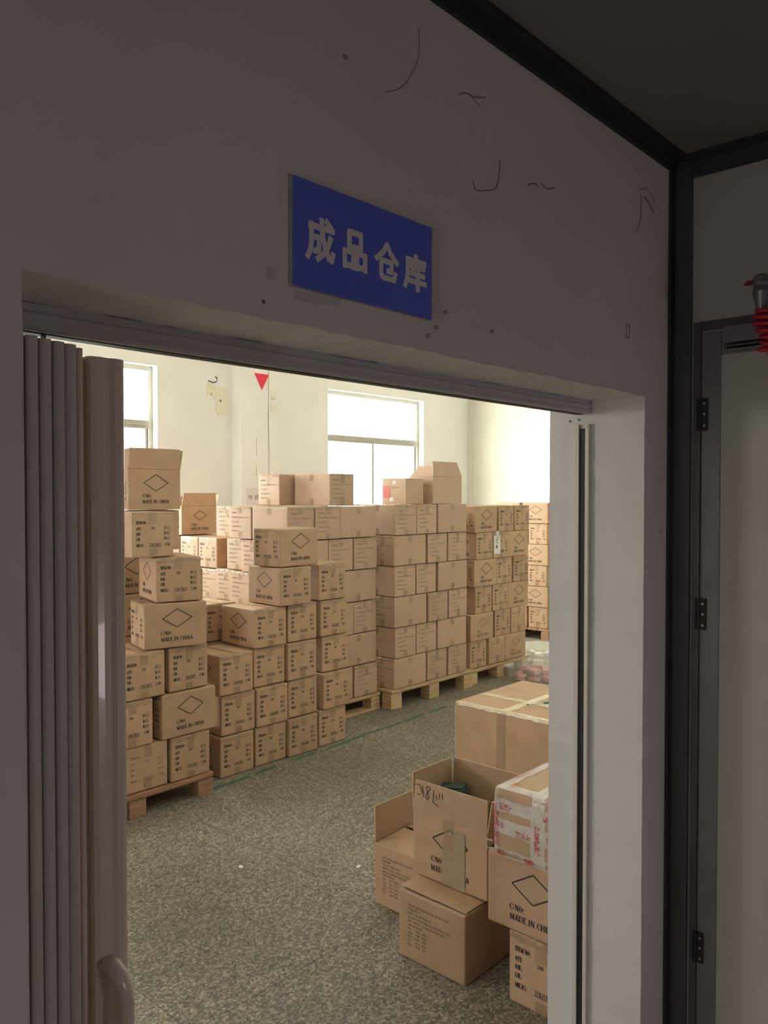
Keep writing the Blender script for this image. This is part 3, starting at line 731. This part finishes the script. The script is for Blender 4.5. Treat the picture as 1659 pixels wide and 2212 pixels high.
# ---- F: far right
S = 'far right stack'; G = 'cartons on the far right pallet'
pallet('f', 8.33, 9.30, 4.98, 6.0, .13, WOOD_R, 'reddish pallet far behind at the right doorway edge', bottom=True)
for i in range(6):
    f = 'long' if i % 2 == 0 else 'end'        # face towards -Y; the side seen is the other one
    pf = 'end' if f == 'long' else 'long'
    place('K', f, 8.35, 5.02, .133 + .25 * i, lab('K', pf, i, 'nearer', S), G, jit=1.2)
    place('K', f, 8.35, 5.30 if f == 'long' else 5.40, .133 + .25 * i, lab('K', pf, i, 'farther', S), G, jit=.8)

# ------------------------------------------------------------------ open cartons
def sheet(m, quad, th, mat, edge=EDGE):
    """board of real thickness spanning a quad (4 points, CCW seen from outside)"""
    q = [Vector(p) for p in quad]; n = (q[1] - q[0]).cross(q[2] - q[0]).normalized() * th / 2
    a = [p + n for p in q]; c = [p - n for p in q]
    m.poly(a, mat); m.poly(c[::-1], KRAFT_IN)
    for i in range(len(q)):
        j = (i + 1) % len(q); m.poly([a[i], c[i], c[j], a[j]], edge)
def open_carton(name, dx, dy, dz, loc, rz, flaps, label, group=None, prints=(), mat=KRAFT, tape=None, th=.004, fill=True):
    """flaps: dict side -> (angle from vertical outward in degrees, length, taper)"""
    r = empty(name, loc, rz); tag(r, label, 'box', group)
    s = Surf(dx, dy, dz, hash(label) % 1000 if False else len(label), r=.004, bulge=.0015, dent=.001)
    m = s.body(mat, faces=(0, 1, 2, 3, 5))
    for f, st, ink in prints: s.printed(m, f, st, ink)
    hx, hy = dx / 2 - th, dy / 2 - th
    zb = .006
    for P in ([(-hx, -hy), (hx, -hy)], [(hx, -hy), (hx, hy)], [(hx, hy), (-hx, hy)], [(-hx, hy), (-hx, -hy)]):
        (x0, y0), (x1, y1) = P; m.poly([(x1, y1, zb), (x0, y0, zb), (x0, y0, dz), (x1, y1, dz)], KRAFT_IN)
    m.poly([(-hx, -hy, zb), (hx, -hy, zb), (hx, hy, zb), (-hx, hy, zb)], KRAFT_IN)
    o = dx / 2; p = dy / 2; z = dz - .002
    for a, c in (((-o, -p), (o, -hy)), ((-o, hy), (o, p)), ((-o, -hy), (-hx, hy)), ((hx, -hy), (o, hy))): m.poly([(a[0], a[1], z), (c[0], a[1], z), (c[0], c[1], z), (a[0], c[1], z)], EDGE)
    m.build('carton_body', r)
    base = {0: ((-dx / 2, -dy / 2), (dx / 2, -dy / 2), (0, -1)), 1: ((dx / 2, -dy / 2), (dx / 2, dy / 2), (1, 0)), 2: ((dx / 2, dy / 2), (-dx / 2, dy / 2), (0, 1)), 3: ((-dx / 2, dy / 2), (-dx / 2, -dy / 2), (-1, 0))}
    for side, (ang, ln, tp) in flaps.items():
        (x0, y0), (x1, y1), (nx, ny) = base[side]; a = R(ang); ux, uy, uz = nx * math.sin(a) * ln, ny * math.sin(a) * ln, math.cos(a) * ln
        d = Vector((x1 - x0, y1 - y0, 0)).normalized() * tp; k = .003
        A = Vector((x0, y0, dz)); B_ = Vector((x1, y1, dz)); U = Vector((ux, uy, uz))
        A2 = A + d * .15; B2 = B_ - d * .15
        f = MB(); sheet(f, [A2, B2, B2 + U - d, A2 + U + d], .004, mat); f.build('flap', r)
    if tape:
        t = MB(); tape(s, t); t.build('packing_tape', r)['label'] = 'wide parcel tape'
    return r
GO = 'open cartons'
KD = P_dia(.355, .247); KI = P_item(.255, .247)
# A7: on the left stack
open_carton('open_carton', .355, .255, .247, (2.71, 4.49, zA(6) + .0), R(-1), {0: (3, .125, .004), 3: (-4, .12, .004), 1: (10, .12, .004), 2: (-4, .12, .004)},
            'open carton with raised flaps and large diamond, topmost on left pallet stack', GO, [(0, KD, INK), (3, KI, INK), (1, KI, INK), (2, KD, INK)])
# on the far left stack
open_carton('open_carton', .355, .255, .247, (4.095, 6.03, 1.385), 0, {0: (6, .11, .012), 1: (25, .1, .01), 2: (40, .1, .01)},
            'open orange-brown carton with diamond, on top of the far left stack', GO, [(0, P_dia(.355, .247, .8), INK), (3, KI, INK)])
# on D
open_carton('open_carton', .405, .262, .235, (5.54, 4.445, zD(6)), 0, {0: (-14, .13, .03), 3: (-35, .11, .05)},
            'open plain carton with flaps up, on the centre stack near the window', GO,
            [(3, sum([P_lines(.262, .235, random.Random(4), 1, .12, .78 - .14 * k, 0, .042, [l]) for k, l in enumerate((.24, .74, .30, .42, .34))], []), INK_P)], KRAFT_H)
r = empty('cardboard_carton', (5.165, 4.50, zD(6))); tag(r, 'small carton with white stickers and a red band, on the centre stack by the window', 'box')
s = Surf(.22, .27, .215, 91, r=.005); m = s.body(KRAFT_H)
s.printed(m, 3, P_lines(.27, .215, random.Random(8), 1, .4, .62, 0, .04, [.35, ]), INK_P)
bo = m.build('carton_body', r); bo.data.polygons.foreach_set('use_smooth', [True] * len(bo.data.polygons))
t = MB(); s.strip(t, 3, .004, .09, .05, .15, REDBOX); t.build('red_panel', r)['label'] = 'red printed panel'
for q in ((.12, .155, .165, .195), (.085, .125, .02, .055)):
    t = MB(); s.strip(t, 3, *q, PAPER); t.build('sticker', r)['label'] = 'small white sticker'

# ------------------------------------------------------------------ foreground group at right
# G1 large carton
r = empty('large_carton', (3.63 + .36, 2.78 - .33, 0)); tag(r, 'large tape-crossed carton standing on the floor behind the wrapped parcel', 'box')
s = Surf(.70, .66, .56, 17, r=.008, bulge=.004); m = s.body(KRAFT)
s.printed(m, 4, [([(.45, .0), (.45, .66)], .002)], INK_B); m.build('carton_body', r).data.polygons.foreach_set('use_smooth', [True] * len(m.f))
t = MB(); s.strip(t, 4, .0, .70, .30, .355, TAPE_Y, rag=.004); s.strip(t, 4, .225, .275, 0, .66, TAPE_Y, rag=.004)
s.strip(t, 3, .285, .345, .40, .56, TAPE); s.strip(t, 3, .285, .345, .0, .40, TAPE)
s.strip(t, 3, .0, .66, .545, .56, TAPE_Y, rag=.004); s.strip(t, 4, 0, .02, 0, .66, TAPE_Y, rag=.004); s.strip(t, 3, 0, .008, 0, .56, TAPE_Y)
t.build('packing_tape', r)
pen = empty('marker_pen', (3.86, 2.36, .571), R(-30)); tag(pen, 'thin teal capped marker pen lying on the large carton', 'pen')
b = MB(); b.tube([(-.07, 0, .006), (.02, 0, .006)], .0045, PAPER, 10); b.tube([(-.085, 0, .006), (-.07, 0, .006)], [.0015, .004], INK, 8); b.build('barrel', pen)
b = MB(); b.tube([(.02, 0, .007), (.07, 0, .007)], .0055, TEAL, 10); b.build('cap', pen)['label'] = 'teal cap'

def TXT(w, h, seed, x0=.15, y0=.80, dy=.058, hh=.034, lens=(.62, .16, .34, .66, .55, .22, .20, .26, .30, .30, .22)):
    rn = random.Random(seed); o = []
    for k, l in enumerate(lens):
        if k >= 6:
            for xx, ll in ((x0, .06), (x0 + .12, .06), (x0 + .22, .06)): o += P_lines(w, h, rn, 1, xx, y0 - dy * k, 0, hh, [ll])
        else: o += P_lines(w, h, rn, 1, x0, y0 - dy * k, 0, hh, [l])
    return o
# G4 lower carton on the floor
r = empty('cardboard_carton', (2.262 + .20, 1.68 + .155, 0)); tag(r, 'closed carton with faded text block on the floor under the open diamond carton', 'box')
s = Surf(.40, .31, .252, 23, r=.007, bulge=.003, dent=.003); m = s.body(KRAFT)
s.printed(m, 3, TXT(.31, .252, 5), INK_B); s.printed(m, 1, TXT(.31, .252, 6), INK_B)
b_ = m.build('carton_body', r); b_.data.polygons.foreach_set('use_smooth', [True] * len(b_.data.polygons))
for (y0, y1, dzz) in ((-.150, -.004, .0025), (-.006, .150, .0045)):      # loosely closed top flaps
    f = MB(); sheet(f, [(-.19, y0, .2575 + dzz - .003), (.19, y0, .2575 + dzz - .003), (.19, y1, .2575 + dzz + .001), (-.19, y1, .2575 + dzz + .001)], .003, KRAFT); f.build('flap', r)
# G3 open diamond carton on it : its long face (-X side) must carry the diamond, so turned 90 degrees
def g3tape(s, t):
    s.strip(t, 0, .20, .252, .0, .215, TAPE_G, off=.0016); s.strip(t, 0, .145, .205, .0, .135, TAPE_G, off=.0014)
    s.strip(t, 0, .15, .20, .135, .247, TAPE, off=.001)
g3 = open_carton('open_carton', .35, .25, .247, (2.375 + .125, 1.667 + .175, .2655), R(-90), {0: (-5, .115, .006), 1: (8, .118, .004), 2: (4, .14, .004), 3: (2, .14, .004)},
            'open carton with taped-over diamond and handwriting, on top of a closed carton', GO, [(0, P_dia(.35, .247), INK), (1, KI, INK), (3, KI, INK)], tape=g3tape)
# handwriting, upside down on the front flap (front flap is local side 0)
a = R(-5); U = Vector((0, -math.sin(a), math.cos(a)))
def hw(x, y): p = Vector((-.175 + x, -.125, .247)) + U * y; n = Vector((0, -math.cos(a), -math.sin(a))); return tuple(p + n * .0032)
b = MB()
for pts in ([(.012, .098), (.03, .098), (.045, .07)], [(.02, .062), (.035, .064)], [(.045, .10), (.050, .058)], [(.062, .095), (.078, .062), (.070, .052), (.060, .062), (.083, .098), (.072, .103), (.062, .095)],
            [(.10, .095), (.098, .05), (.125, .040)], [(.112, .078), (.116, .066)], [(.126, .088), (.130, .070)], [(.140, .092), (.143, .070)]):
    stroke(b, pts, .0032, INK, hw, cap=.001)
b.build('handwriting', g3)['label'] = 'black marker handwriting'
# things inside it
r = empty('green_packet', (2.545, 1.925, .276), R(25)); tag(r, 'dark green packet poking out of the open diamond carton', 'packet')
mt = Matrix.Rotation(R(-5), 4, 'X') @ Matrix.Rotation(R(4), 4, 'Y')
b = MB(); b.box((-.045, -.05, 0), (.04, .05, .292), GREEN, mt); b.build('packet_body', r, bevel=.004)
b = MB(); b.box((-.0462, -.035, .15), (-.0452, .035, .275), YELL, mt); b.build('sticker', r)['label'] = 'yellowish panel'
b = MB(); b.box((-.043, -.048, .2925), (.038, .048, .298), GREEND, mt); b.build('lid', r, bevel=.001)
# G2 open carton behind : flap standing at its far side
g2 = open_carton('open_carton', .40, .30, .255, (2.485 + .20, 2.02 + .15, 0), 0, {2: (2, .155, .004), 0: (-8, .15, .004)},
            'open carton on the floor behind the diamond carton, one tall flap raised', GO, [(3, TXT(.30, .255, 9), INK_B)])
f = MB(); sheet(f, [(-.197, -.146, .252), (-.02, -.146, .262), (-.02, .143, .266), (-.197, .143, .256)], .003, KRAFT); f.build('flap', g2)
f = MB(); sheet(f, [(.197, -.146, .252), (.0, -.146, .262), (.0, .143, .266), (.197, .143, .256)][::-1], .003, KRAFT); f.build('flap', g2)
b = MB(); b.tube([(-.05, 0, 0), (0, .02, .012), (.04, 0, .012), (.09, -.01, 0)], [.006, .022, .02, .006], CREAM, 10)
o = b.build('foam_scrap', smooth=True); o.location = (2.60, 2.10, .282); tag(o, 'small cream foam scrap on the open carton behind the diamond carton', 'foam')
# G7 and G6
GK = 'cartons stacked by the right jamb'
o = place('K', 'long', 2.31, 1.275, 0.0, 'carton with item list on the floor beside the right jamb', GK, jit=0)
o = place('K', 'end', 2.303, 1.24 + .02, .250, 'carton with big diamond under the tape-wrapped parcel', GK, jit=0)
place('K', 'long', 2.69, 1.31, 0.0, 'hidden carton added low in the gap to block light, behind item list carton', GK, jit=0)  # hidden carton, added to stop light leaking through the gap
place('K', 'long', 2.69, 1.31, .250, 'hidden carton added higher in the gap to block light, behind big diamond carton', GK, jit=0)  # second added light blocker, on top of the first
# G5 wrapped parcel
r = empty('wrapped_parcel', (2.283 + .17, 1.325 + .12 - .01 + .0, .503)); tag(r, 'parcel wrapped in clear and red-printed tape, on the diamond carton by the jamb', 'parcel')
s = Surf(.36, .275, .235, 44, r=.018, bulge=.012, dent=.006); m = s.body(KRAFT, N=14)
bo = m.build('parcel_body', r); bo.data.polygons.foreach_set('use_smooth', [True] * len(bo.data.polygons))
t = MB(); rr = random.Random(12)
def band(f, a0, a1, b0, b1): s.strip(t, f, a0, a1, b0, b1, TAPE_C, off=.0016, rag=.003)
for f in (3, 0, 1, 2):
    W, Hh = s.size(f)
    band(f, 0, W, Hh - .075, Hh - .035); band(f, 0, W, .085, .135); band(f, 0, W, 0, .035); band(f, 0, .022, 0, Hh); band(f, W - .03, W, 0, Hh)
    band(f, .155, .205, 0, Hh)
W, D = s.size(4); band(4, 0, .045, 0, D); band(4, W - .05, W, 0, D); band(4, 0, W, D - .045, D); band(4, 0, W, .08, .125); band(4, 0, W, 0, .02)
tp = t.build('packing_tape', r); tp['label'] = 'clear wrinkled parcel tape'; tp.data.polygons.foreach_set('use_smooth', [True] * len(tp.data.polygons))
t = MB()
def redmarks(f, a, bb, n, vert=False):
    st = []
    for k in range(n):
        for row in range(3):
            x = a + (k * .006 if not vert else row * .006); y = bb + (row * .007 if not vert else k * .006)
            if rr.random() < .8: st.append(([(x, y), (x + rr.uniform(.002, .005), y + rr.uniform(0, .005))], (.0028 + rr.random() * .002)))
    t = MB(); s.printed(t, f, st, REDP, off=.004); t.build('red_print', r)['label'] = 'red print on the tape'
redmarks(3, .03, Hh - .068, 8); redmarks(3, .20, Hh - .068, 8); redmarks(3, .10, .092, 9); redmarks(3, .17, .05, 16, True); redmarks(3, .02, .01, 5); redmarks(3, .13, .008, 6); redmarks(3, .215, .098, 8)
redmarks(3, .004, .04, 24, True); redmarks(4, .006, .03, 8, True); redmarks(4, .10, .25, 12); redmarks(4, .02, .21, 7); redmarks(4, .10, .09, 8); redmarks(0, .05, .10, 9)
redmarks(3, .02, .105, 5)
b = MB(); b.tube([(-.18, .138, .02), (-.19, .150, .02), (-.195, .155, .035), (-.19, .152, .05), (-.18, .14, .045)], .003, TAPE_C, 6); b.build('loose_tape_end', r)

# ------------------------------------------------------------------ bags of small boxes on the floor beyond
def bag(name, c, rad, hgt, mat, label, boxlabel, seed, n):
    rn = random.Random(seed)
    r = empty(name, (*c, 0)); tag(r, label, 'bag')
    m = MB(); NS, NR = 22, 9; rows = []
    for j in range(NR + 1):
        t = j / NR; z = hgt * (1 - (1 - t) ** 2) ** .9 if t < 1 else hgt
        k = rad * math.sqrt(max(0.02, 1 - (t ** 2.2)))
        rows.append([(math.cos(2 * math.pi * i / NS) * k * (1 + .06 * math.sin(5 * i + seed + j)), math.sin(2 * math.pi * i / NS) * k * (1 + .06 * math.cos(3 * i + j)), z + .002 + (.004 * math.sin(4 * i + j) + .004 if j else 0)) for i in range(NS)])
    o = len(m.v)
    for rw in rows: m.v += rw
    kk = m.m(BAG)
    for j in range(NR):
        for i in range(NS):
            a = o + j * NS + i; b2 = o + j * NS + (i + 1) % NS; m.f.append((a, b2, b2 + NS, a + NS)); m.mi.append(kk)
    m.f.append(tuple(o + NR * NS + i for i in range(NS))); m.mi.append(kk)
    m.build('bag_film', r, smooth=True)
    proto = None; cnt = 0
    for lay in range(2):
        for q in range(n if lay == 0 else n - 3):
            an = 2 * math.pi * q / (n if lay == 0 else n - 3) + lay * .4; rd_ = rad * (.60 if lay == 0 else .36)
            if proto is None:
                b = MB(); b.box((-.055, -.032, -.02), (.055, .032, .02), mat); proto = b.build('small_carton', bevel=.003); o2 = proto
            else: o2 = proto.copy(); COL.objects.link(o2)
            o2.location = (c[0] + math.cos(an) * rd_, c[1] + math.sin(an) * rd_, .040 + lay * .062)
            o2.rotation_euler = (R(rn.uniform(-16, 16)), R(rn.uniform(-16, 16)), an + R(rn.uniform(20, 110)))
            tag(o2, boxlabel, 'box', boxlabel)
bag('plastic_bag', (6.50, 4.02), .25, .20, PINK, 'clear plastic bag of pink boxes on the floor near the right pallet', 'small pink box inside the nearer clear bag', 4, 7)
bag('plastic_bag', (7.20, 4.40), .25, .20, WHITEB, 'clear plastic bag of whitish boxes on the floor behind the pink ones', 'small whitish box inside the farther clear bag', 9, 7)

# floor litter
for i, (x, y, a) in enumerate([(2.67, 2.60, .3), (2.30, 3.0, 1.2), (1.72, 1.93, .6), (5.05, 3.75, .9)]):
    b = MB(); b.extrude_poly([(-.018, -.006), (.012, -.010), (.02, .004), (-.004, .011)], 'z', .0015, .003, PAPER)
    o = b.build('paper_scrap'); o.location = (x, y, 0); o.rotation_euler = (0, 0, a)
    tag(o, ['tiny white paper scrap on the bare floor left of the open cartons', 'tiny white paper scrap on the floor in front of the left pallet', 'tiny white paper scrap on the floor before the faded text carton', 'tiny white paper scrap on the floor in front of the centre pallet'][i], 'scrap')

# ------------------------------------------------------------------ folding door, track and latch channel
d1 = structure(empty('door_1', (.5, 1.19, 0)))
def rel(mb, name, parent, root, **k):
    ox, oy, oz = root.location; mb.v = [(x - ox, y - oy, z - oz) for x, y, z in mb.v]; return mb.build(name, parent, **k)
b = MB()
prof = [(1.165, 1.972), (1.170, 1.967), (1.213, 1.967), (1.218, 1.972), (1.218, 2.006), (1.165, 2.006), (1.165, 1.994), (1.1625, 1.991), (1.1625, 1.987), (1.165, 1.984)]
b.extrude_poly(prof, 'x', OX0 + .002, OX1 + .0 - .004, TRACK)
b.extrude_poly([(1.180, 1.9655), (1.203, 1.9655), (1.203, 1.967), (1.180, 1.967)], 'x', OX0 + .01, OX1 - .02, RUB)
rel(b, 'track', d1, d1, bevel=.0015)
b = MB()
for y0, y1, x0 in ((1.166, 1.178, OX1 - .014), (1.198, 1.213, OX1 - .014)): b.box((x0, y0, .0), (OX1 - .0005, y1, 1.937), CHAN)
b.box((OX1 - .006, 1.178, 0), (OX1 - .0005, 1.198, 1.937), CHAN)
rel(b, 'latch_channel', d1, d1, bevel=.0015)
b = MB(); b.box((OX1 - .009, 1.1785, 0), (OX1 - .006, 1.1975, 1.925), RUB); rel(b, 'channel_groove', d1, d1)['label'] = 'black groove'
# pleated panels
def pleat(x, w, y0, y1, ztop, mat, name='door_panel'):
    n = 8; pr = []
    for i in range(n + 1):
        t = math.pi * i / n; pr.append((x + w / 2 - w / 2 * math.cos(t), y0 + .006 - .006 * math.sin(t)))
    pr = pr + [(x + w, y1), (x, y1)]
    m = MB(); m.extrude_poly(pr, 'z', .01, ztop, mat); rel(m, name, d1, d1)
xs_ = [.447, .4668, .4872, .5076, .5272, .5470, .5650]
for k, x in enumerate(xs_): pleat(x, .0178, 1.145 + (.006 if k == 0 else 0), 1.225, 1.960 - .0015 * k, PVC)
b = MB()
for x in xs_[1:]: b.box((x - .0022, 1.155, .01), (x, 1.22, 1.953), RUB)
rel(b, 'fold_hinge', d1, d1)['label'] = 'dark flexible hinge lines'
b = MB()
for x in (.455, .474, .516, .552): b.tube([(x, 1.19, 1.953), (x, 1.19, 1.970)], .004, STEEL, 8)
rel(b, 'hanger_pin', d1, d1)
pleat(.5845, .0105, 1.150, 1.20, 1.948, PVCB)
b = MB(); pr = [(.5955, 1.172), (.599, 1.160), (.6035, 1.166), (.6045, 1.19), (.5955, 1.19)]; b.extrude_poly(pr, 'z', .01, 1.937, PVCC)
rel(b, 'hinge_strip', d1, d1, smooth=False)['label'] = 'cream glossy hinge strip catching the light'
# lead post, gently fluted
pr = []
P0 = [(.6055, 1.184), (.6065, 1.168), (.610, 1.160), (.618, 1.157), (.628, 1.156), (.634, 1.1585), (.640, 1.1585), (.648, 1.155), (.657, 1.155), (.664, 1.158), (.6685, 1.165), (.6695, 1.175), (.6675, 1.186), (.660, 1.192), (.612, 1.192)]
b = MB(); b.extrude_poly(P0, 'z', .01, 1.940, PVCB); lp = rel(b, 'lead_post', d1, d1, bevel=.001)
b = MB(); pts = [(.626, 1.160, 1.004), (.632, 1.146, 1.000), (.638, 1.136, .986), (.643, 1.131, .965), (.645, 1.128, .94), (.645, 1.128, .91), (.643, 1.131, .885), (.638, 1.137, .865), (.632, 1.146, .852), (.626, 1.160, .848)]
b.tube(pts, [.014, .0145, .0145, .014, .0135, .0135, .0135, .014, .0145, .014], PVCB, 16, flat=.75, ref=(1, .3, 0)); rel(b, 'door_handle', d1, d1, smooth=True)

# ------------------------------------------------------------------ sign
r = empty('blue_sign', (1.045, .9995, 2.066)); tag(r, 'blue rectangular sign with four white Chinese characters above the doorway', 'sign')
b = MB(); b.box((-.177, -.006, 0), (.177, -.0005, .177), SIGNE); b.build('backing', r)
b = MB(); b.box((-.174, -.0085, .001), (.177, -.006, .1765), BLUE); b.build('face_plate', r)
SX = [(.894, .964, 2.115, 2.190), (.978, 1.043, 2.118, 2.188), (1.059, 1.126, 2.116, 2.185), (1.137, 1.207, 2.113, 2.181)]
for (x0, x1, z0, z1), c in zip(SX, ('cheng', 'pin', 'cang', 'ku')):
    b = MB()
    for s_ in HZ[c]:
        stroke_box(b, [(x0 - 1.045 + .004 + x * (x1 - x0 - .008), z0 - 2.066 + .003 + z * (z1 - z0 - .006)) for x, z in s_], .0098, SIGNW, -.0093, -.0085, cap=.003)
    b.build('character', r)['label'] = 'white Chinese character'
# tape scraps, cracks and stains on the front wall
def wall_mesh(name, polys, mat, th=.0012, label=None, cat=None):
    b = MB()
    for p in polys: b.extrude_poly(p, 'y', FY0 - th, FY0 - .0001, mat)
    o = b.build(name)
    if label: tag(o, label, cat)
    return o
wall_mesh('clear_tape_scrap', [[(.880, 2.062), (.985, 2.066), (.984, 2.054), (.95, 2.050), (.90, 2.046), (.878, 2.048)]], TAPECL, .0018, 'clear tape scrap stuck on the wall just below the blue sign', 'tape')
wall_mesh('clear_tape_scrap', [[(.818, 2.086), (.836, 2.090), (.834, 2.068), (.822, 2.070)]], TAPECL, .0022, 'small clear tape scrap on the wall left of the blue sign', 'tape')
wf = bpy.data.objects['wall_front']
b = MB(); tf = lambda x, z: (x, FY0 - .0006, z)
def curve(P, n=8):
    out = []
    for i in range(len(P) - 1):
        p0 = P[max(i - 1, 0)]; p1 = P[i]; p2 = P[i + 1]; p3 = P[min(i + 2, len(P) - 1)]
        for k in range(n):
            t = k / n
            out.append(tuple(.5 * (2 * p1[c] + (p2[c] - p0[c]) * t + (2 * p0[c] - 5 * p1[c] + 4 * p2[c] - p3[c]) * t * t + (3 * p1[c] - p0[c] - 3 * p2[c] + p3[c]) * t ** 3) for c in (0, 1)))
    return out + [P[-1]]
stroke(b, curve([(1.193, 2.614), (1.192, 2.56), (1.165, 2.51), (1.134, 2.478), (1.10, 2.46)]), .0011, CRACK, tf)
stroke(b, curve([(1.317, 2.533), (1.34, 2.545), (1.37, 2.548), (1.413, 2.562)]), .0022, CRACK, tf); stroke(b, curve([(1.35, 2.548), (1.375, 2.54), (1.39, 2.535)]), .0015, CRACK, tf)
stroke(b, curve([(1.366, 2.376), (1.378, 2.360), (1.41, 2.368), (1.44, 2.378), (1.455, 2.393), (1.462, 2.425), (1.463, 2.448)]), .0022, CRACK, tf)
stroke(b, curve([(1.574, 2.425), (1.60, 2.436), (1.62, 2.434)]), .003, CRACK, tf); stroke(b, curve([(1.63, 2.445), (1.66, 2.44), (1.69, 2.452)]), .003, CRACK, tf)
stroke(b, curve([(2.137, 2.569), (2.18, 2.585), (2.22, 2.575), (2.242, 2.555)]), .004, SCUFF, tf); stroke(b, curve([(2.17, 2.56), (2.20, 2.55), (2.235, 2.53)]), .010, SCUFF, tf)
stroke(b, curve([(2.15, 2.56), (2.15, 2.50), (2.125, 2.452)]), .003, CRACK, tf); stroke(b, [(2.065, 2.19), (2.085, 2.19), (2.085, 2.155), (2.065, 2.155), (2.065, 2.19)], .0045, SCUFF, tf)
stroke(b, curve([(.812, 2.033), (.818, 2.030)]), .006, CRACK, tf)
for x, z in ((1.24, 2.055), (1.215, 2.035), (1.43, 2.075), (1.27, 2.09), (2.29, 1.62), (.99, 2.20 + .28)): stroke(b, [(x, z), (x + .012, z + .004)], .008, SCUFF, tf)
b.build('hairline_crack', wf)
b = MB()
for y, z in ((1.235, 1.95), (1.205, 1.952)): b.tube([(OX1 + .001, y, z), (OX1 - .0012, y, z)], .004, CRACK, 8)
b.build('screw_hole', wf)

# ------------------------------------------------------------------ right-hand door
d2 = structure(empty('door_2', (CX, .45, 0)))
b = MB(); fx = CX - .012
b.box((fx, .915, 0), (CX - .0005, .937, 2.231), ALUD); b.box((fx, -.02, 2.205), (CX - .0005, .915, 2.231), ALUD); b.box((fx, -.042, 0), (CX - .0005, -.02, 2.231), ALUD)
rel(b, 'door_frame', d2, d2, bevel=.002)
b = MB(); lx = CX - .009
b.box((lx, .858, .01), (CX - .001, .911, 2.199), ALU); b.box((lx, -.016, .01), (CX - .001, .04, 2.199), ALU); b.box((lx, .04, 2.130), (CX - .001, .858, 2.199), ALU)
b.box((lx, .04, .01), (CX - .001, .858, .10), ALU)
rel(b, 'leaf_frame', d2, d2, bevel=.002)
b = MB(); b.box((CX - .005, .04, .10), (CX - .001, .858, 2.130), PANEL); rel(b, 'door_panel', d2, d2)
for z0, z1 in ((1.915, 2.009), (1.334, 1.426), (.35, .44)):
    h = MB(); h.box((CX - .0155, .893, z0), (CX - .0125, .926, z1), BLACKM); h.tube([(CX - .017, .914, z0), (CX - .017, .914, z1)], .0045, BLACKM, 10)
    ho = rel(h, 'hinge', d2, d2, bevel=.001); ho['label'] = 'black hinge'
    for k in (.15, .5, .83):
        q = MB(); z = z0 + (z1 - z0) * k; q.tube([(CX - .0155, .902, z), (CX - .0175, .902, z)], [.0038, .003], STEEL, 10)
        ox, oy, oz = d2.location; q.v = [(x - ox, y - oy, zz - oz) for x, y, zz in q.v]; q.build('screw', ho)
b = MB()
b.box((CX - .045, .60, 2.155), (CX - .010, .842, 2.203), ALU); b.box((CX - .05, .60, 2.143), (CX - .012, .838, 2.150), ALUD); b.box((CX - .05, .60, 2.132), (CX - .012, .832, 2.138), ALU)
rel(b, 'door_closer', d2, d2, bevel=.002)
# valve with red coiled hose
r = empty('air_valve', (2.30, .728, 2.262)); tag(r, 'steel ball valve with dark red lever above the right-hand door', 'valve')
b = MB(); b.tube([(0, 0, .058), (0, 0, .052), (0, 0, .035), (0, 0, .028), (0, 0, .012), (0, 0, -.005), (0, 0, -.04)], [.012, .020, .021, .017, .022, .019, .010], ALU, 16); b.tube([(0, 0, .04), (.03, -.01, .04), (.08, -.01, .04)], .011, ALU, 12)
b.build('valve_body', r, smooth=False)
b = MB(); b.extrude_poly([(.012, .036), (.040, .034), (.046, .038), (.036, .047), (.012, .048)], 'x', -.003, .003, REDL); b.build('lever', r, bevel=.002)['label'] = 'dark red lever'
b = MB(); pts = []
for i in range(150):
    t = i / 149; a = t * 2 * math.pi * 7; rad = .020 + .010 * math.sin(t * 6.5); pts.append((math.cos(a) * rad, math.sin(a) * rad - .012, -.035 - t * .12))
b.tube(pts, .0065, REDH, 8); o = b.build('coiled_hose', smooth=True); o.location = (2.30, .726, 2.262); tag(o, 'red coiled air hose hanging from the steel valve', 'hose')

# remove prototypes never placed
for kd, lst in PROTO.items():
    for i, p in enumerate(lst):
        if (kd, i) not in used:
            for c in list(p.children): bpy.data.objects.remove(c)
            bpy.data.objects.remove(p)
